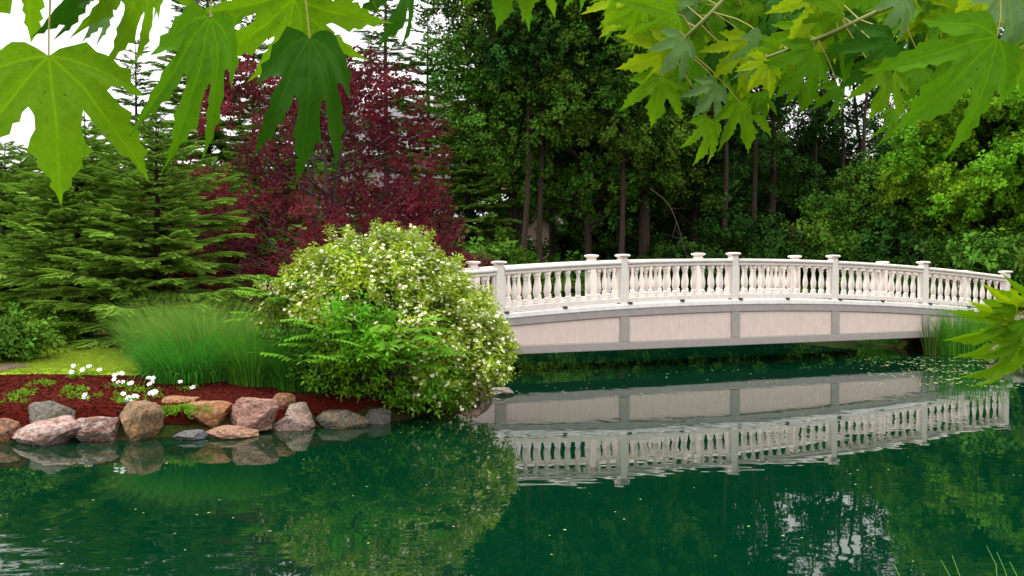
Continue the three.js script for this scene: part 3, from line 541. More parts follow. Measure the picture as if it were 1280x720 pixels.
// ---------------------------------------------------------------- the white-flowering shrub on the point
{
  const zf = 16.75, cx = -2.22, t = thing('flowering_shrub', 'large rounded shrub covered in small cream white flowers on the bank point', 'shrub', [cx, 0.3, -zf], 'shore shrubs'), r = rng(314);
  const b = new MB(), leaves = [], blooms = [], bloom = new MB();
  for (let k = 0; k < 5; k++) for (let f = 0; f < 5; f++) { const a = f / 5 * 6.28, o = V(Math.cos(k * 1.26) * 0.022 * (k > 0), 0.012 * r(), Math.sin(k * 1.26) * 0.022 * (k > 0)); kite(bloom, o, V(Math.cos(a), 0.35, Math.sin(a)).normalize(), UPV, 0.023, 0.019, 0.15); }
  const bloomGeo = bloom.build();
  const lobes = [[0.1, 1.55, 0, 1.1, 0.95, 1.1, 74], [1.1, 1.2, 0.15, 0.95, 0.85, 0.95, 52], [-0.85, 1.75, 0.1, 0.62, 0.6, 0.65, 28], [1.72, 0.62, 0.25, 0.5, 0.42, 0.55, 24], [0.95, 0.5, 0.7, 0.55, 0.45, 0.5, 22], [0.35, 2.15, 0, 0.6, 0.42, 0.6, 24], [-0.55, 2.2, 0, 0.42, 0.36, 0.45, 14], [-1.35, 1.6, 0.1, 0.35, 0.35, 0.4, 8], [0.95, 1.95, 0, 0.42, 0.32, 0.45, 12], [-0.1, 2.5, 0, 0.2, 0.18, 0.2, 4], [0.55, 2.5, 0.1, 0.16, 0.14, 0.2, 3]];
  for (const [x, y, z, rx, ry, rz, n] of lobes) for (let i = 0; i < n; i++) {
    const d = V(r() * 2 - 1, r() * 1.7 - 0.7, r() * 2 - 1).normalize(), m = (0.45 + 0.55 * Math.sqrt(r())) * (r() < 0.2 ? 1.1 + 0.25 * r() : 1), c = V(x + d.x * rx * m, y + d.y * ry * m, z + d.z * rz * m), tint = 0.55 + 0.75 * r(), open = 1.9 * r() * r() + 0.25;
    if (i % 2 === 0) limb(b, V(x * 0.25 + (r() - 0.5) * 0.5, 0, z * 0.3 + (r() - 0.5) * 0.3), c, 0.02, 0.006, r, 4, -0.25);
    for (let k = 0; k < 26; k++) {
      const e = V(r() * 2 - 1, r() * 2 - 1, r() * 2 - 1).normalize(), p = c.clone().addScaledVector(e, 0.24 * Math.cbrt(r())), dir = d.clone().multiplyScalar(0.8).add(e).add(V(0, 0.4, 0)).normalize(), f = tint * (0.8 + 0.4 * r());
      leaves.push({ m: place(p, dir, r() * 6.28, 0.75 + 0.5 * r()), c: rgb(f * (0.9 + 0.3 * r()), f, f * 0.9) });
      for (let e2 = 0; e2 < 3; e2++) if (r() < 0.6 * open) { const q = p.clone().addScaledVector(dir, 0.12 + 0.13 * r()).add(V(r() - 0.5, r() - 0.5, r() - 0.5).multiplyScalar(0.09)); blooms.push({ m: place(q, dir.clone().add(V(0, 0.8, 0.3)).normalize(), r() * 6, 0.5 + 0.5 * r()) }); }
    }
  }
  for (let i = 0; i < 75; i++) { // loose shoots that break the outline
    const [x, y, z, rx, ry, rz] = lobes[Math.floor(r() * lobes.length)], d = V(r() * 2 - 1, r() * 1.2 - 0.1, r() * 2 - 1).normalize(), p0 = V(x + d.x * rx * 0.8, y + d.y * ry * 0.8, z + d.z * rz * 0.8), p1 = p0.clone().addScaledVector(d.clone().add(V(0, 0.7, 0)).normalize(), 0.35 + 0.3 * r());
    limb(b, p0, p1, 0.006, 0.003, r, 4, -0.1);
    for (let k = 0; k < 12; k++) { const p = p0.clone().lerp(p1, 0.3 + 0.7 * k / 12), dir = d.clone().add(V(r() * 2 - 1, 0.6 * r(), r() * 2 - 1)).normalize(), f = 0.7 + 0.5 * r(); leaves.push({ m: place(p, dir, r() * 6.28, 0.5 + 0.35 * r()), c: rgb(f, f, f * 0.9) }); for (let e2 = 0; e2 < 2; e2++) blooms.push({ m: place(p.clone().add(V(r() - 0.5, r() - 0.1, r() - 0.5).multiplyScalar(0.16)), dir, r() * 6, 0.4 + 0.5 * r()) }); }
  }
  t.scale.set(0.95, 0.86, 0.95);
  part('stem', b.build(), BARK.twig, t);
  scatter('foliage', SPRAY.shrub[0], LEAF.shrub, leaves, t);
  scatter('blossom', bloomGeo, LEAF.petal, blooms, t);
  // low shrub in the shade at the water, with a few flowers
  const t2 = thing('flowering_shrub', 'small dark shrub with sparse white flowers hanging over the water', 'shrub', [-1.4, 0.1, -16.0], 'shore shrubs'), l2 = [], b2 = [], s2 = new MB();
  for (let i = 0; i < 34; i++) {
    const a = r() * 6.28, q = Math.sqrt(r()), c = V(Math.cos(a) * 0.55 * q, 0.12 + 0.75 * r() * (1 - 0.4 * q), Math.sin(a) * 0.45 * q); limb(s2, V(0, 0, -0.2), c, 0.012, 0.004, r, 4, -0.2);
    for (let k = 0; k < 18; k++) { const e = V(r() * 2 - 1, r() * 2 - 1, r() * 2 - 1).normalize(), p = c.clone().addScaledVector(e, 0.2 * Math.cbrt(r())), dir = e.clone().add(V(0, 0.5, 0.2)).normalize(), f = 0.8 + 0.5 * r(); l2.push({ m: place(p, dir, r() * 6.28, 0.7 + 0.4 * r()), c: rgb(f * 0.45, f * 0.75, f * 0.6) }); if (r() < 0.1) b2.push({ m: place(p.clone().addScaledVector(dir, 0.2), dir, r() * 6, 0.8) }); }
  }
  part('stem', s2.build(), BARK.twig, t2); scatter('foliage', SPRAY.shrub[0], LEAF.shrub, l2, t2); scatter('blossom', bloomGeo, LEAF.petal, b2, t2);

  broadleaf({ name: 'shrub', label: 'dense dark green leafy shrub under the yellow green sumac fronds', group: 'shore shrubs', px: 452, zf: 15.75, h: 1.25, base: 0.1, R: 0.62, clumps: 40, per: 20, cr: 0.26, spray: 'shrub', mat: LEAF.sumac, seed: 301, r0: 0.03, stems: 3, profile: () => 1 });
  broadleaf({ name: 'shrub', label: 'dark green leafy shrub between the grass tuft and the mossy rock', group: 'shore shrubs', px: 408, zf: 15.9, h: 0.9, base: 0.1, R: 0.5, clumps: 26, per: 18, cr: 0.24, spray: 'shrub', mat: LEAF.mid, seed: 302, r0: 0.03, stems: 3, profile: () => 1 });
  // pinnate fronds of a sumac in front of it
  const frondGeo = (seed) => {
    const m = new MB(), q = rng(seed), L = 0.62, n = 8, pts = [], rad = [];
    const P = (u) => V(0, u * L, -0.34 * L * u * u * 1.0); // arches over towards -z
    for (let k = 0; k <= 6; k++) { pts.push(P(k / 6)); rad.push(0.006 * (1 - 0.7 * k / 6)); } m.tube(pts, rad, 4);
    for (let k = 0; k < n; k++) for (const s of [-1, 1]) { const u = 0.24 + 0.7 * k / n, l = 0.17 * Math.sin(0.5 + 2.2 * u) * (0.85 + 0.3 * q()); kite(m, P(u), V(s * 1, 0.35, -0.25 - 0.2 * q()).normalize(), V(0, 0.35, 1).normalize(), l * 1.1, l * 0.42, 0.12); }
    kite(m, P(1), V(0, 1, -0.6).normalize(), V(0, 0.4, 1).normalize(), 0.13, 0.045, 0.1);
    return m.build();
  };
  const fr = [frondGeo(1), frondGeo(2), frondGeo(3)];
  const sumac = (label, pos, spots, seed) => {
    const s = thing('sumac', label, 'shrub', pos, 'sumacs'), q = rng(seed), st = new MB();
    spots.forEach(([px, py, zf2, ang, sc], i) => {
      const p = at(px, py, zf2).sub(V(...pos)), top = p.clone();
      const d = V(Math.sin(ang), 0.15 + 0.6 * q(), Math.cos(ang)).normalize(), x = d.clone().cross(UPV).normalize(), z = x.clone().cross(d).normalize();
      const f = part('frond', fr[i % 3], LEAF.sumac, s); f.matrix.makeBasis(x, d, z).scale(V(sc, sc, sc)).setPosition(p); f.matrix.decompose(f.position, f.quaternion, f.scale);
      limb(st, V((q() - 0.5) * 0.3, 0, -0.1), top, 0.012, 0.006, q, 4, -0.2);
    });
    part('stem', st.build(), BARK.twig, s);
  };
  const q = rng(9), spots = [];
  for (let k = 0; k < 32; k++) { const a = -1.5 + 3.0 * q(); spots.push([470 + Math.sin(a) * 60 + (q() - 0.5) * 60, 425 + (q() - 0.45) * 64, 14.95 + 0.45 * q(), a, 0.8 + 0.4 * q()]); }
  sumac('sumac with yellow green feathery fronds spreading below the white flowers', [-2.15, 0.3, -15.5], spots, 4);
  const spots2 = []; for (let k = 0; k < 16; k++) { const a = -1.9 + 3.0 * q(); spots2.push([352 + Math.sin(a) * 30 + (q() - 0.5) * 30, 375 + (q() - 0.5) * 50, 16.3 + 0.5 * q(), a, 0.7 + 0.3 * q()]); }
  sumac('sumac with green feathery fronds between the fountain grass and the flowering shrub', [-3.6, 0.5, -16.6], spots2, 5);
}

// ---------------------------------------------------------------- grasses, reeds and bedding plants
function grassClump(name, label, px, zf, n, R, hgt, wid, mat, seed, arch = 0.9, up = 0.0, group = 'clumps of grass') {
  const t = thing(name, label, 'grass', onGround(px, zf, 0.0), group), b = new MB(), r = rng(seed);
  for (let k = 0; k < n; k++) {
    const a = r() * 6.283, q = Math.sqrt(r()), lx = Math.cos(a), lz = Math.sin(a), o = V(lx * R * 0.7 * q, -0.03, lz * R * 0.7 * q), low = r() < 0.35, L = hgt * (low ? 0.45 + 0.35 * r() : 0.65 + 0.5 * r()), out = (low ? 1.5 : 1) * (0.25 + 0.75 * q) * arch * (0.6 + 0.7 * r()), tw = r() * 6.28, S = 5;
    const f = 0.55 + 0.8 * r(), y = r() < 0.12 ? 1.7 : 1, col = [f * y, f, f * 0.8];
    let p = o.clone(), th = 0.15 * r(), ids = [];
    for (let s = 0; s <= S; s++) {
      const u = s / S, w = wid * (1 - u * 0.93) * 0.5, sx = Math.cos(tw + 0.5 * u), sz = Math.sin(tw + 0.5 * u);
      ids.push([b.v(p.x - sx * w, p.y, p.z - sz * w, col), b.v(p.x + sx * w, p.y, p.z + sz * w, col)]);
      th = out * (0.15 + u * 1.45) * (1 - up); p = p.clone().add(V(lx * Math.sin(th), Math.cos(th), lz * Math.sin(th)).multiplyScalar(L / S));
    }
    for (let s = 0; s < S; s++) b.q(ids[s][0], ids[s][1], ids[s + 1][1], ids[s + 1][0]);
  }
  const m = part('blades', b.build(), mat, t); m.name = 'foliage'; m.userData.kind = 'stuff'; return t;
}
grassClump('fountain_grass', 'wide clump of wispy olive green fountain grass behind a darker tuft', 262, 17.6, 3800, 1.3, 1.22, 0.013, LEAF.grassOlive, 1, 1.2);
grassClump('fountain_grass', 'olive fountain grass leaning out beside the spruces', 205, 18.2, 2200, 0.9, 1.2, 0.013, LEAF.grassOlive, 12, 1.15);
grassClump('ornamental_grass', 'dense deep emerald tuft of grass in front of the wispy clump', 238, 16.25, 2800, 1.05, 0.85, 0.017, LEAF.grassDeep, 2, 1.3);
grassClump('ornamental_grass', 'bright green grass tuft beside the rose brown boulder', 318, 16.1, 1700, 0.6, 0.95, 0.017, LEAF.grassMid, 3, 0.8);
grassClump('ornamental_grass', 'green grass tuft between the boulders and the sumac fronds', 372, 16.0, 1700, 0.55, 1.05, 0.017, LEAF.grassDeep, 4, 0.75);
grassClump('reeds', 'light green upright reeds standing in the water before the bridge panel', 1168, 26.4, 90, 0.35, 1.15, 0.035, LEAF.reed, 5, 0.25, 0, 'reeds at the bridge end').name = 'reed_clump';
grassClump('bank_grass', 'dark rank grass on the bank below the far bridge end', 1112, 29.6, 500, 1.2, 0.5, 0.03, LEAF.grassMid, 31, 0.8, 0, 'grass under the bridge end');
grassClump('bank_grass', 'rank grass on the bank under the bridge close to the reeds', 1148, 28.4, 400, 0.9, 0.45, 0.03, LEAF.grassMid, 32, 0.8, 0, 'grass under the bridge end');
grassClump('reed_clump', 'dark dense reeds on the bank where the bridge lands', 1200, 26.3, 420, 0.8, 1.25, 0.03, LEAF.grassMid, 6, 0.4, 0, 'reeds at the bridge end');
grassClump('reed_clump', 'spreading reeds beside the brown boulder near the last post', 1236, 26.6, 300, 0.8, 1.0, 0.03, LEAF.grassMid, 7, 0.6, 0, 'reeds at the bridge end');

// short lawn blades and mulch chips
{
  const r = rng(21), blade = new MB(); for (let k = 0; k < 7; k++) { const a = k * 0.9, x = (r() - 0.5) * 0.06, z = (r() - 0.5) * 0.06, dx = Math.cos(a) * 0.004, dz = Math.sin(a) * 0.004, lx = (r() - 0.5) * 0.03, lz = (r() - 0.5) * 0.03; blade.t(blade.v(x - dx, 0, z - dz), blade.v(x + dx, 0, z + dz), blade.v(x + lx, 0.03 + 0.025 * r(), z + lz)); }
  const list = []; for (let k = 0; k < 24000; k++) { const x = -13 + 8.6 * r(), z0 = bedBack(x), z1 = lawnBack(x), z = z0 + 0.03 + (z1 - z0) * r(); if (z1 <= z0) continue; const f = 0.75 + 0.5 * r(); list.push({ m: new THREE.Matrix4().makeRotationY(r() * 6.28).setPosition(x, ground(x, z) + 0.05, -z), c: rgb(f * 1.05, f, f) }); }
  const g = scatter('lawn_grass', blade.build(), leafMat(0.28, 0.38, 0.035), list, scene); g.userData.label = 'short yellow green grass of the lawn strip'; g.userData.category = 'grass';
  const chip = new THREE.BoxGeometry(0.05, 0.008, 0.014), chips = [];
  for (let k = 0; k < 9000; k++) { const x = -11 + 9.8 * r(), z0 = shoreZ(x) + 0.25, z1 = bedBack(x), z = z0 + (z1 - z0) * r(), f = 0.5 + 0.9 * r(); if (z1 <= z0) continue; chips.push({ m: new THREE.Matrix4().compose(V(x, ground(x, z) + 0.05, -z), new THREE.Quaternion().setFromEuler(new THREE.Euler((r() - 0.5) * 0.9, r() * 6.28, (r() - 0.5) * 0.9)), V(0.6 + r(), 1, 0.7 + r())), c: rgb(f, f, f) }); }
  const mc = scatter('mulch_chips', chip, matte(rgb(0.085, 0.014, 0.008), { roughness: 1 }), chips, scene); mc.userData.label = 'loose red brown wood chips of the planting bed'; mc.userData.category = 'mulch';
}
// white-flowered bedding plants in the mulch: [px, py of the plant's middle, flower spots as px offsets]
{
  const petal = new MB(); for (let f = 0; f < 5; f++) { const a = f / 5 * 6.283; kite(petal, V(0, 0, 0), V(Math.cos(a), 0.25, Math.sin(a)).normalize(), UPV, 0.036, 0.036, 0.05); }
  const flower = petal.build(), leafG = leafSpray(31, 7, 0.07, 0.045, 0.02), r = rng(55);
  const bedding = (label, px, zf, spots, n0 = 12, mat = LEAF.lime, s = 1) => {
    const pos = onGround(px, zf, 0.03), t = thing('bedding_plant', label, 'flower', pos, 'bedding plants in the mulch'), st = new MB(), list = [], n = Math.ceil(n0 * 0.85);
    for (let k = 0; k < n; k++) { const a = r() * 6.28, q = 0.14 * s * Math.sqrt(r()), d = V(Math.cos(a) * 0.7, 0.8, Math.sin(a) * 0.7).normalize(), f = 0.7 + 0.6 * r(); list.push({ m: place(V(Math.cos(a) * q, 0, Math.sin(a) * q), d, r() * 6, 0.9 * s + 0.5 * r()), c: rgb(f, f, f) }); }
    for (const [fx, fy] of spots) {
      const p = at(fx, fy, zf - 0.05 + 0.1 * r()).sub(V(...pos)); limb(st, V(p.x * 0.3, 0, 0), p, 0.004, 0.003, r, 4, -0.05);
      for (let k = 0; k < 2; k++) { const h = part('blossom', flower, LEAF.white, t), o = V((r() - 0.5) * 0.05, (r() - 0.3) * 0.03, (r() - 0.5) * 0.04); h.position.copy(p).add(o); h.rotation.set(0.75 + 0.5 * (r() - 0.5), r() * 6, 0.4 * (r() - 0.5)); h.scale.setScalar(0.95 + 0.35 * r()); }
    }
    if (spots.length) part('stem', st.build(), LEAF.reed, t);
    scatter('foliage', leafG, mat, list, t);
  };
  const Z = (a) => a.map(([x, y]) => [x / 4, 420 + y / 4]);
  bedding('white flowers on tall stems at the lawn edge above the bare mulch', 102, 15.9, Z([[365, 150], [405, 170], [445, 150], [360, 185], [495, 170]]));
  bedding('white flower cluster in the middle of the mulch bed', 149, 15.4, Z([[575, 222], [612, 190], [618, 236], [592, 232], [580, 195]]), 14);
  bedding('pair of white flowers beside the middle cluster in the mulch', 167, 15.2, Z([[660, 240], [650, 246]]), 8);
  bedding('upright spike of white flowers behind the tall tan boulder', 190, 15.2, Z([[760, 215], [765, 232], [750, 240], [748, 212]]), 8);
  bedding('low white flowers close behind the tall tan boulder', 191, 14.75, Z([[755, 288], [775, 280], [768, 292]]), 9);
  bedding('two white flowers below the emerald grass tuft', 233, 15.4, Z([[905, 230], [963, 262], [958, 258]]), 7);
  bedding('white flowers behind the banded pink rock', 106, 14.6, Z([[415, 302], [435, 312], [450, 325], [425, 318]]), 9);
  bedding('white flowers behind the olive grey slab', 20, 14.75, Z([[60, 320], [82, 320], [140, 315], [120, 335], [135, 322]]), 12);
  bedding('white flower between the rusty orange rock and the grey slab', 15, 14.3, Z([[66, 402]]), 8);
  bedding('dense white flowers between the banded rock and the tan boulder', 158, 14.5, Z([[650, 310], [672, 302], [688, 310], [630, 322], [630, 355], [656, 360], [575, 350], [615, 292], [645, 322]]), 22);
  bedding('small leafy plant without flowers near the lawn edge of the bed', 50, 15.4, [], 14);
  bedding('leafy seedling in the mulch behind the olive grey slab', 90, 15.1, [], 14);
  bedding('tiny leafy seedling in the bare mulch above the slab', 38, 15.0, [], 9);
  bedding('small leafy plant just behind the white flowers by the banded rock', 92, 14.75, [], 10);
  bedding('small leafy plant in the mulch below the middle cluster', 137, 14.8, [], 8);
  // creeping plant over the water's edge
  const pos = onGround(226, 14.35, 0.05), t = thing('creeping_plant', 'lime green creeping plant trailing to the water between tan boulders', 'plant', pos, 'plants at the water'), list = [], st = new MB();
  for (let k = 0; k < 16; k++) { const a = r() * 6.28, L = 0.2 + 0.25 * r(), e = V(Math.cos(a) * L * 1.1, -0.12 * r() + 0.08, Math.abs(Math.sin(a)) * L); limb(st, V(0, 0.05, 0), e, 0.005, 0.003, r, 4, -0.4); for (let j = 1; j < 6; j++) { const f = 0.8 + 0.4 * r(); list.push({ m: place(V(0, 0.05, 0).lerp(e, j / 5).add(V(0, 0.06 * Math.sin(j / 5 * 3), 0)), V(r() - 0.5, 1, r() - 0.2).normalize(), r() * 6, 0.7 + 0.4 * r()), c: rgb(f, f, f) }); } }
  part('stem', st.build(), LEAF.lime, t); scatter('foliage', leafG, LEAF.lime, list, t);
  // small shrub at the lawn's end and ground cover under the spruces
  broadleaf({ name: 'shrub', label: 'small broad leaved shrub beside the flat brown boulder at the lawn end', group: 'low garden shrubs', px: 4, zf: 17.2, h: 0.75, base: 0.12, R: 0.45, clumps: 26, per: 16, cr: 0.24, spray: 'shrub', mat: LEAF.mid, seed: 201, r0: 0.03, stems: 3, profile: () => 1 });
  broadleaf({ name: 'shrub', label: 'low yellow green plant beside the brown boulder under the spruces', group: 'low garden shrubs', px: 80, zf: 19.9, h: 0.55, base: 0.1, R: 0.5, clumps: 14, per: 12, cr: 0.2, spray: 'shrub', mat: LEAF.bright, seed: 202, r0: 0.02, stems: 3, profile: () => 1 });
}
// bits afloat on the water
{
  const r = rng(404), g = new THREE.CircleGeometry(1, 7).rotateX(-Math.PI / 2), list = [], add = (x, z, s, c) => { if (shoreDist(x, z) < -0.05) list.push({ m: new THREE.Matrix4().compose(V(x, 0.003 + 0.002 * r(), -z), new THREE.Quaternion().setFromAxisAngle(UPV, r() * 6), V(s * (0.6 + 0.8 * r()), 1, s)), c }); };
  const gr = () => rgb(0.5 + 0.5 * r(), 0.7 + 0.4 * r(), 0.4 + 0.3 * r());
  for (let k = 0; k < 1500; k++) { const z = 19.5 + 6.5 * r(), x = 8.2 + 4.5 * r() + (z - 22) * 0.25 + 1.6 * (r() + r() - 1); if (fbm(x * 0.7, z * 1.1, 2, 3) > -0.06) add(x, z, 0.012 + 0.035 * r() * r(), gr()); }
  for (let k = 0; k < 320; k++) { const z = 17.5 + 6 * r(), x = -0.8 + 11 * r(); add(x, z, 0.008 + 0.018 * r() * r(), gr()); }
  for (let k = 0; k < 170; k++) add(-5 + 13 * r(), 8 + 10 * r(), 0.006 + 0.008 * r(), gr());
  const m = scatter('floating_debris', g, std(rgb(0.42, 0.44, 0.3), { roughness: 0.8 }), list, scene); m.userData.label = 'pale leaf scraps and duckweed afloat near the bridge'; m.userData.category = 'debris';
}
// dead boughs behind the bridge and bare twigs left of the purple tree
{
  const dead = (label, pts, r0, bk, seed) => { const r = rng(seed), P = pts.map(([x, y, z]) => at(x, y, z)), o = P[0].clone(), b = new MB(), c = new THREE.CatmullRomCurve3(P.map((p) => p.clone().sub(o))), q = c.getPoints(18); b.tube(q, q.map((_, i) => r0 * (1 - 0.75 * i / 18)), 6); for (let k = 0; k < 9; k++) { const s = q[5 + Math.floor(r() * 12)]; limb(b, s, s.clone().add(V((r() - 0.5) * 1.6, (r() - 0.6) * 1.2, (r() - 0.5) * 0.8)), r0 * 0.35, r0 * 0.1, r, 4); } const t = part(numbered('dead_bough'), b.build(), bk, scene); t.position.copy(o); t.userData = { label, category: 'branch', group: 'bare boughs' }; };
  dead('pale curved dead bough arching behind the bridge crest', [[1062, 345, 36], [1040, 320, 36], [1018, 299, 36], [1000, 290, 36], [984, 292, 36]], 0.055, BARK.twig, 1);
  dead('tangle of bare twigs hanging beside the thick brown trunk', [[812, 235, 37.5], [835, 255, 37], [850, 290, 36.5], [862, 335, 36.3]], 0.035, BARK.twig, 2);
  dead('bare grey bough between the spruces and the purple tree', [[330, 345, 25.5], [305, 300, 25.3], [285, 275, 25.2], [262, 262, 25.2]], 0.04, BARK.grey, 3);
  dead('bare grey bough leaning under the purple leaves', [[335, 350, 25.5], [318, 310, 25.6], [296, 292, 25.7], [270, 300, 25.7]], 0.035, BARK.grey, 4);
}

// ---------------------------------------------------------------- the maple whose boughs hang over the view
{
  const half = [[0, 1.0], [0.03, 0.9], [0.08, 0.86], [0.075, 0.81], [0.17, 0.75], [0.155, 0.69], [0.235, 0.655], [0.185, 0.58], [0.165, 0.5], [0.16, 0.43], [0.195, 0.365], [0.235, 0.4], [0.265, 0.46], [0.31, 0.465], [0.33, 0.52], [0.4, 0.53], [0.45, 0.60], [0.52, 0.60], [0.7, 0.71], [0.64, 0.58], [0.66, 0.53], [0.59, 0.48], [0.6, 0.42], [0.52, 0.375], [0.52, 0.31], [0.44, 0.265], [0.35, 0.2], [0.4, 0.15], [0.42, 0.16], [0.46, 0.115], [0.52, 0.13], [0.62, 0.09], [0.53, 0.04], [0.51, -0.03], [0.42, -0.035], [0.38, -0.09], [0.29, -0.075], [0.22, -0.11], [0.15, -0.075], [0.06, -0.035]];
  const lobes = [0, 0.76, -0.76, 1.42, -1.42];
  const leafGeo = (seed, V9) => {
    const r = rng(seed), pts = [];
    const j = () => (r() - 0.5) * 0.03, sq = 0.9 + 0.2 * r(), kk = [1, 0.94, 0.88, 0.82, 0.78, 0.8, 0.74, 0.7, 0.66][V9], curl = 0.7 + 1.0 * r(), fold = 0.25 + 0.35 * r(), tw = (r() - 0.5) * 0.8;
    for (const [x, y] of half) pts.push([x * sq + j(), y + j()]);
    pts.push([0, 0.0]);
    for (let k = half.length - 1; k > 0; k--) pts.push([-half[k][0] * (2 - sq) * 0.98 + j(), half[k][1] + j()]);
    const s = new THREE.Shape(pts.map(([x, y]) => new THREE.Vector2(x, y)));
    let g = new THREE.ShapeGeometry(s); g.deleteAttribute('normal'); g = g.toNonIndexed();
    const flat = new TessellateModifier(0.075, 7).modify(g);
    const p = flat.attributes.position, uv = new Float32Array(p.count * 2);
    for (let i = 0; i < p.count; i++) {
      let x = p.getX(i), y = p.getY(i); const rad = Math.hypot(x, y), a = Math.atan2(x, y); let best = 9;
      for (const l of lobes) best = Math.min(best, Math.abs(Math.sin(clamp(a - l, -1.5, 1.5))) * rad);
      uv[i * 2] = x * 0.5 + 0.5; uv[i * 2 + 1] = y * 0.5 + 0.25;
      const hang = lerp(1, kk, smooth(rad / 0.45)); x = Math.sin(a * hang) * rad; y = Math.cos(a * hang) * rad;
      let z = fold * best - curl * 0.34 * rad * rad + 0.05 * noise(x * 3 + seed, y * 3, seed) + tw * x * y * 0.5 + 0.012 * noise(x * 13, y * 13 + seed, 4);
      p.setXYZ(i, x * (1 - 0.12 * rad * curl), y * (1 - 0.1 * rad * curl), z);
    }
    flat.setAttribute('uv', new THREE.BufferAttribute(uv, 2));
    const m = mergeVertices(flat, 1e-4); m.computeVertexNormals(); return m;
  };
  const GEO = []; for (let k = 0; k < 9; k++) GEO.push(leafGeo(k * 5 + 2, k));
  // vein print
  const S = 512, cv = document.createElement('canvas'); cv.width = cv.height = S; const cx = cv.getContext('2d');
  cx.fillStyle = '#dcdcd0'; cx.fillRect(0, 0, S, S);
  { const r = rng(12); for (let k = 0; k < 2600; k++) { cx.fillStyle = r() < 0.5 ? 'rgba(160,185,150,0.16)' : 'rgba(246,250,225,0.13)'; cx.beginPath(); cx.arc(r() * S, r() * S, 2 + 9 * r() * r(), 0, 7); cx.fill(); } }
  { const r = rng(19); for (let k = 0; k < 46; k++) { cx.fillStyle = r() < 0.6 ? 'rgba(120,95,40,0.55)' : 'rgba(90,110,50,0.4)'; cx.beginPath(); cx.ellipse(r() * S, r() * S, 1 + 2.6 * r(), 1 + 1.8 * r(), r() * 3, 0, 7); cx.fill(); } }
  const W = (x, y) => [(x * 0.5 + 0.5) * S, S - (y * 0.5 + 0.25) * S];
  cx.lineCap = 'round'; const line = (x0, y0, x1, y1, w, c) => { cx.strokeStyle = c; cx.lineWidth = w; cx.beginPath(); cx.moveTo(...W(x0, y0)); cx.lineTo(...W(x1, y1)); cx.stroke(); };
  for (const [a, len] of [[0, 0.97], [0.79, 0.98], [-0.79, 0.98], [1.43, 0.63], [-1.43, 0.63]]) {
    const dx = Math.sin(a), dy = Math.cos(a);
    for (let k = 1; k < 9; k++) for (const s of [-1, 1]) { const t = k / 9 * len, b = a + s * 0.75, l = 0.22 * (1 - t * 0.6); line(dx * t, dy * t, dx * t + Math.sin(b) * l, dy * t + Math.cos(b) * l, 1.4, 'rgba(250,248,170,0.42)'); for (let u = 1; u < 4; u++) { const ox = dx * t + Math.sin(b) * l * u / 4, oy = dy * t + Math.cos(b) * l * u / 4; line(ox, oy, ox + Math.sin(a - s * 0.3) * 0.05, oy + Math.cos(a - s * 0.3) * 0.05, 0.8, 'rgba(245,245,180,0.3)'); } }
    line(0, 0, dx * len * 0.5, dy * len * 0.5, 5, 'rgba(255,250,160,0.75)'); line(0, 0, dx * len, dy * len, 2.6, 'rgba(255,250,160,0.75)');
  }
  const veins = new THREE.CanvasTexture(cv); veins.colorSpace = THREE.SRGBColorSpace;
  const lm = (r, g, b, tr, coat) => leafMat(r, g, b, { map: veins, transmission: tr, clearcoat: coat, clearcoatRoughness: 0.4, bumpMap: veins, bumpScale: 0.0006 });
  const TONE = [lm(0.2, 0.43, 0.006, 0.5, 0.05), lm(0.04, 0.16, 0.006, 0.3, 0.12), lm(0.42, 0.62, 0.008, 0.55, 0.04), lm(0.19, 0.36, 0.13, 0.3, 0.15), lm(0.13, 0.35, 0.006, 0.45, 0.06)];
  const stalk = std(rgb(0.3, 0.27, 0.06), { roughness: 0.6 }), twigMat = std(rgb(0.2, 0.23, 0.05), { roughness: 0.7, map: grainTex });
  // the tree itself stands beside the camera, out of view
  const pos = [3.1, ground(3.1, 0.4) - 0.1, -0.4], t = thing('silver_maple', 'silver maple whose boughs of big lobed green leaves hang over the pond view', 'tree', pos, 'garden trees'), O = V(...pos), b0 = new MB(), r = rng(66);
  b0.tube([V(0, 0, 0), V(-0.05, 1.2, 0), V(0.05, 2.4, 0.1), V(0, 4, 0.2), V(0.2, 6.5, 0.3)], [0.3, 0.22, 0.2, 0.16, 0.06], 12);
  part('trunk', b0.build(), BARK.grey, t);
  const branch = (pts, r0, r1, root, leaves) => { // pts: [px, py, distance]
    const P = pts.map(([x, y, d]) => at(x, y, d).sub(O)), b = new MB(), c = new THREE.CatmullRomCurve3([V(...root), ...P]), q = c.getPoints(40);
    b.tube(q, q.map((_, i) => lerp(r0, r1, Math.pow(i / 40, 0.6))), 7);
    const br = part('branch', b.build(), twigMat, t);
    leaves.forEach(([bx, by, tx, ty, d, tone, roll = 0, pitch = 0.25, px2, py2, v9, ws = 1], i) => {
      const A = at(bx, by, d), B = at(tx, ty, d), n = V(0, EYE, 0).sub(A).normalize(), y0 = B.clone().sub(A), len = y0.length() / Math.cos(pitch); y0.normalize();
      const x0 = y0.clone().cross(n).normalize();
      const y = y0.clone().multiplyScalar(Math.cos(pitch)).addScaledVector(n, Math.sin(pitch)).normalize();
      let z = x0.clone().cross(y).normalize(), x = x0.clone();
      const cr = Math.cos(roll), sr = Math.sin(roll); x = x0.clone().multiplyScalar(cr).addScaledVector(z, sr); z = x.clone().cross(y).normalize();
      const lf = part('leaf', GEO[v9 ?? (i * 4 + pts.length + Math.round(bx)) % 7], TONE[tone], br), m = new THREE.Matrix4().makeBasis(x, y, z).scale(V(len * ws, len, len)).setPosition(A.clone().sub(O)); m.decompose(lf.position, lf.quaternion, lf.scale);
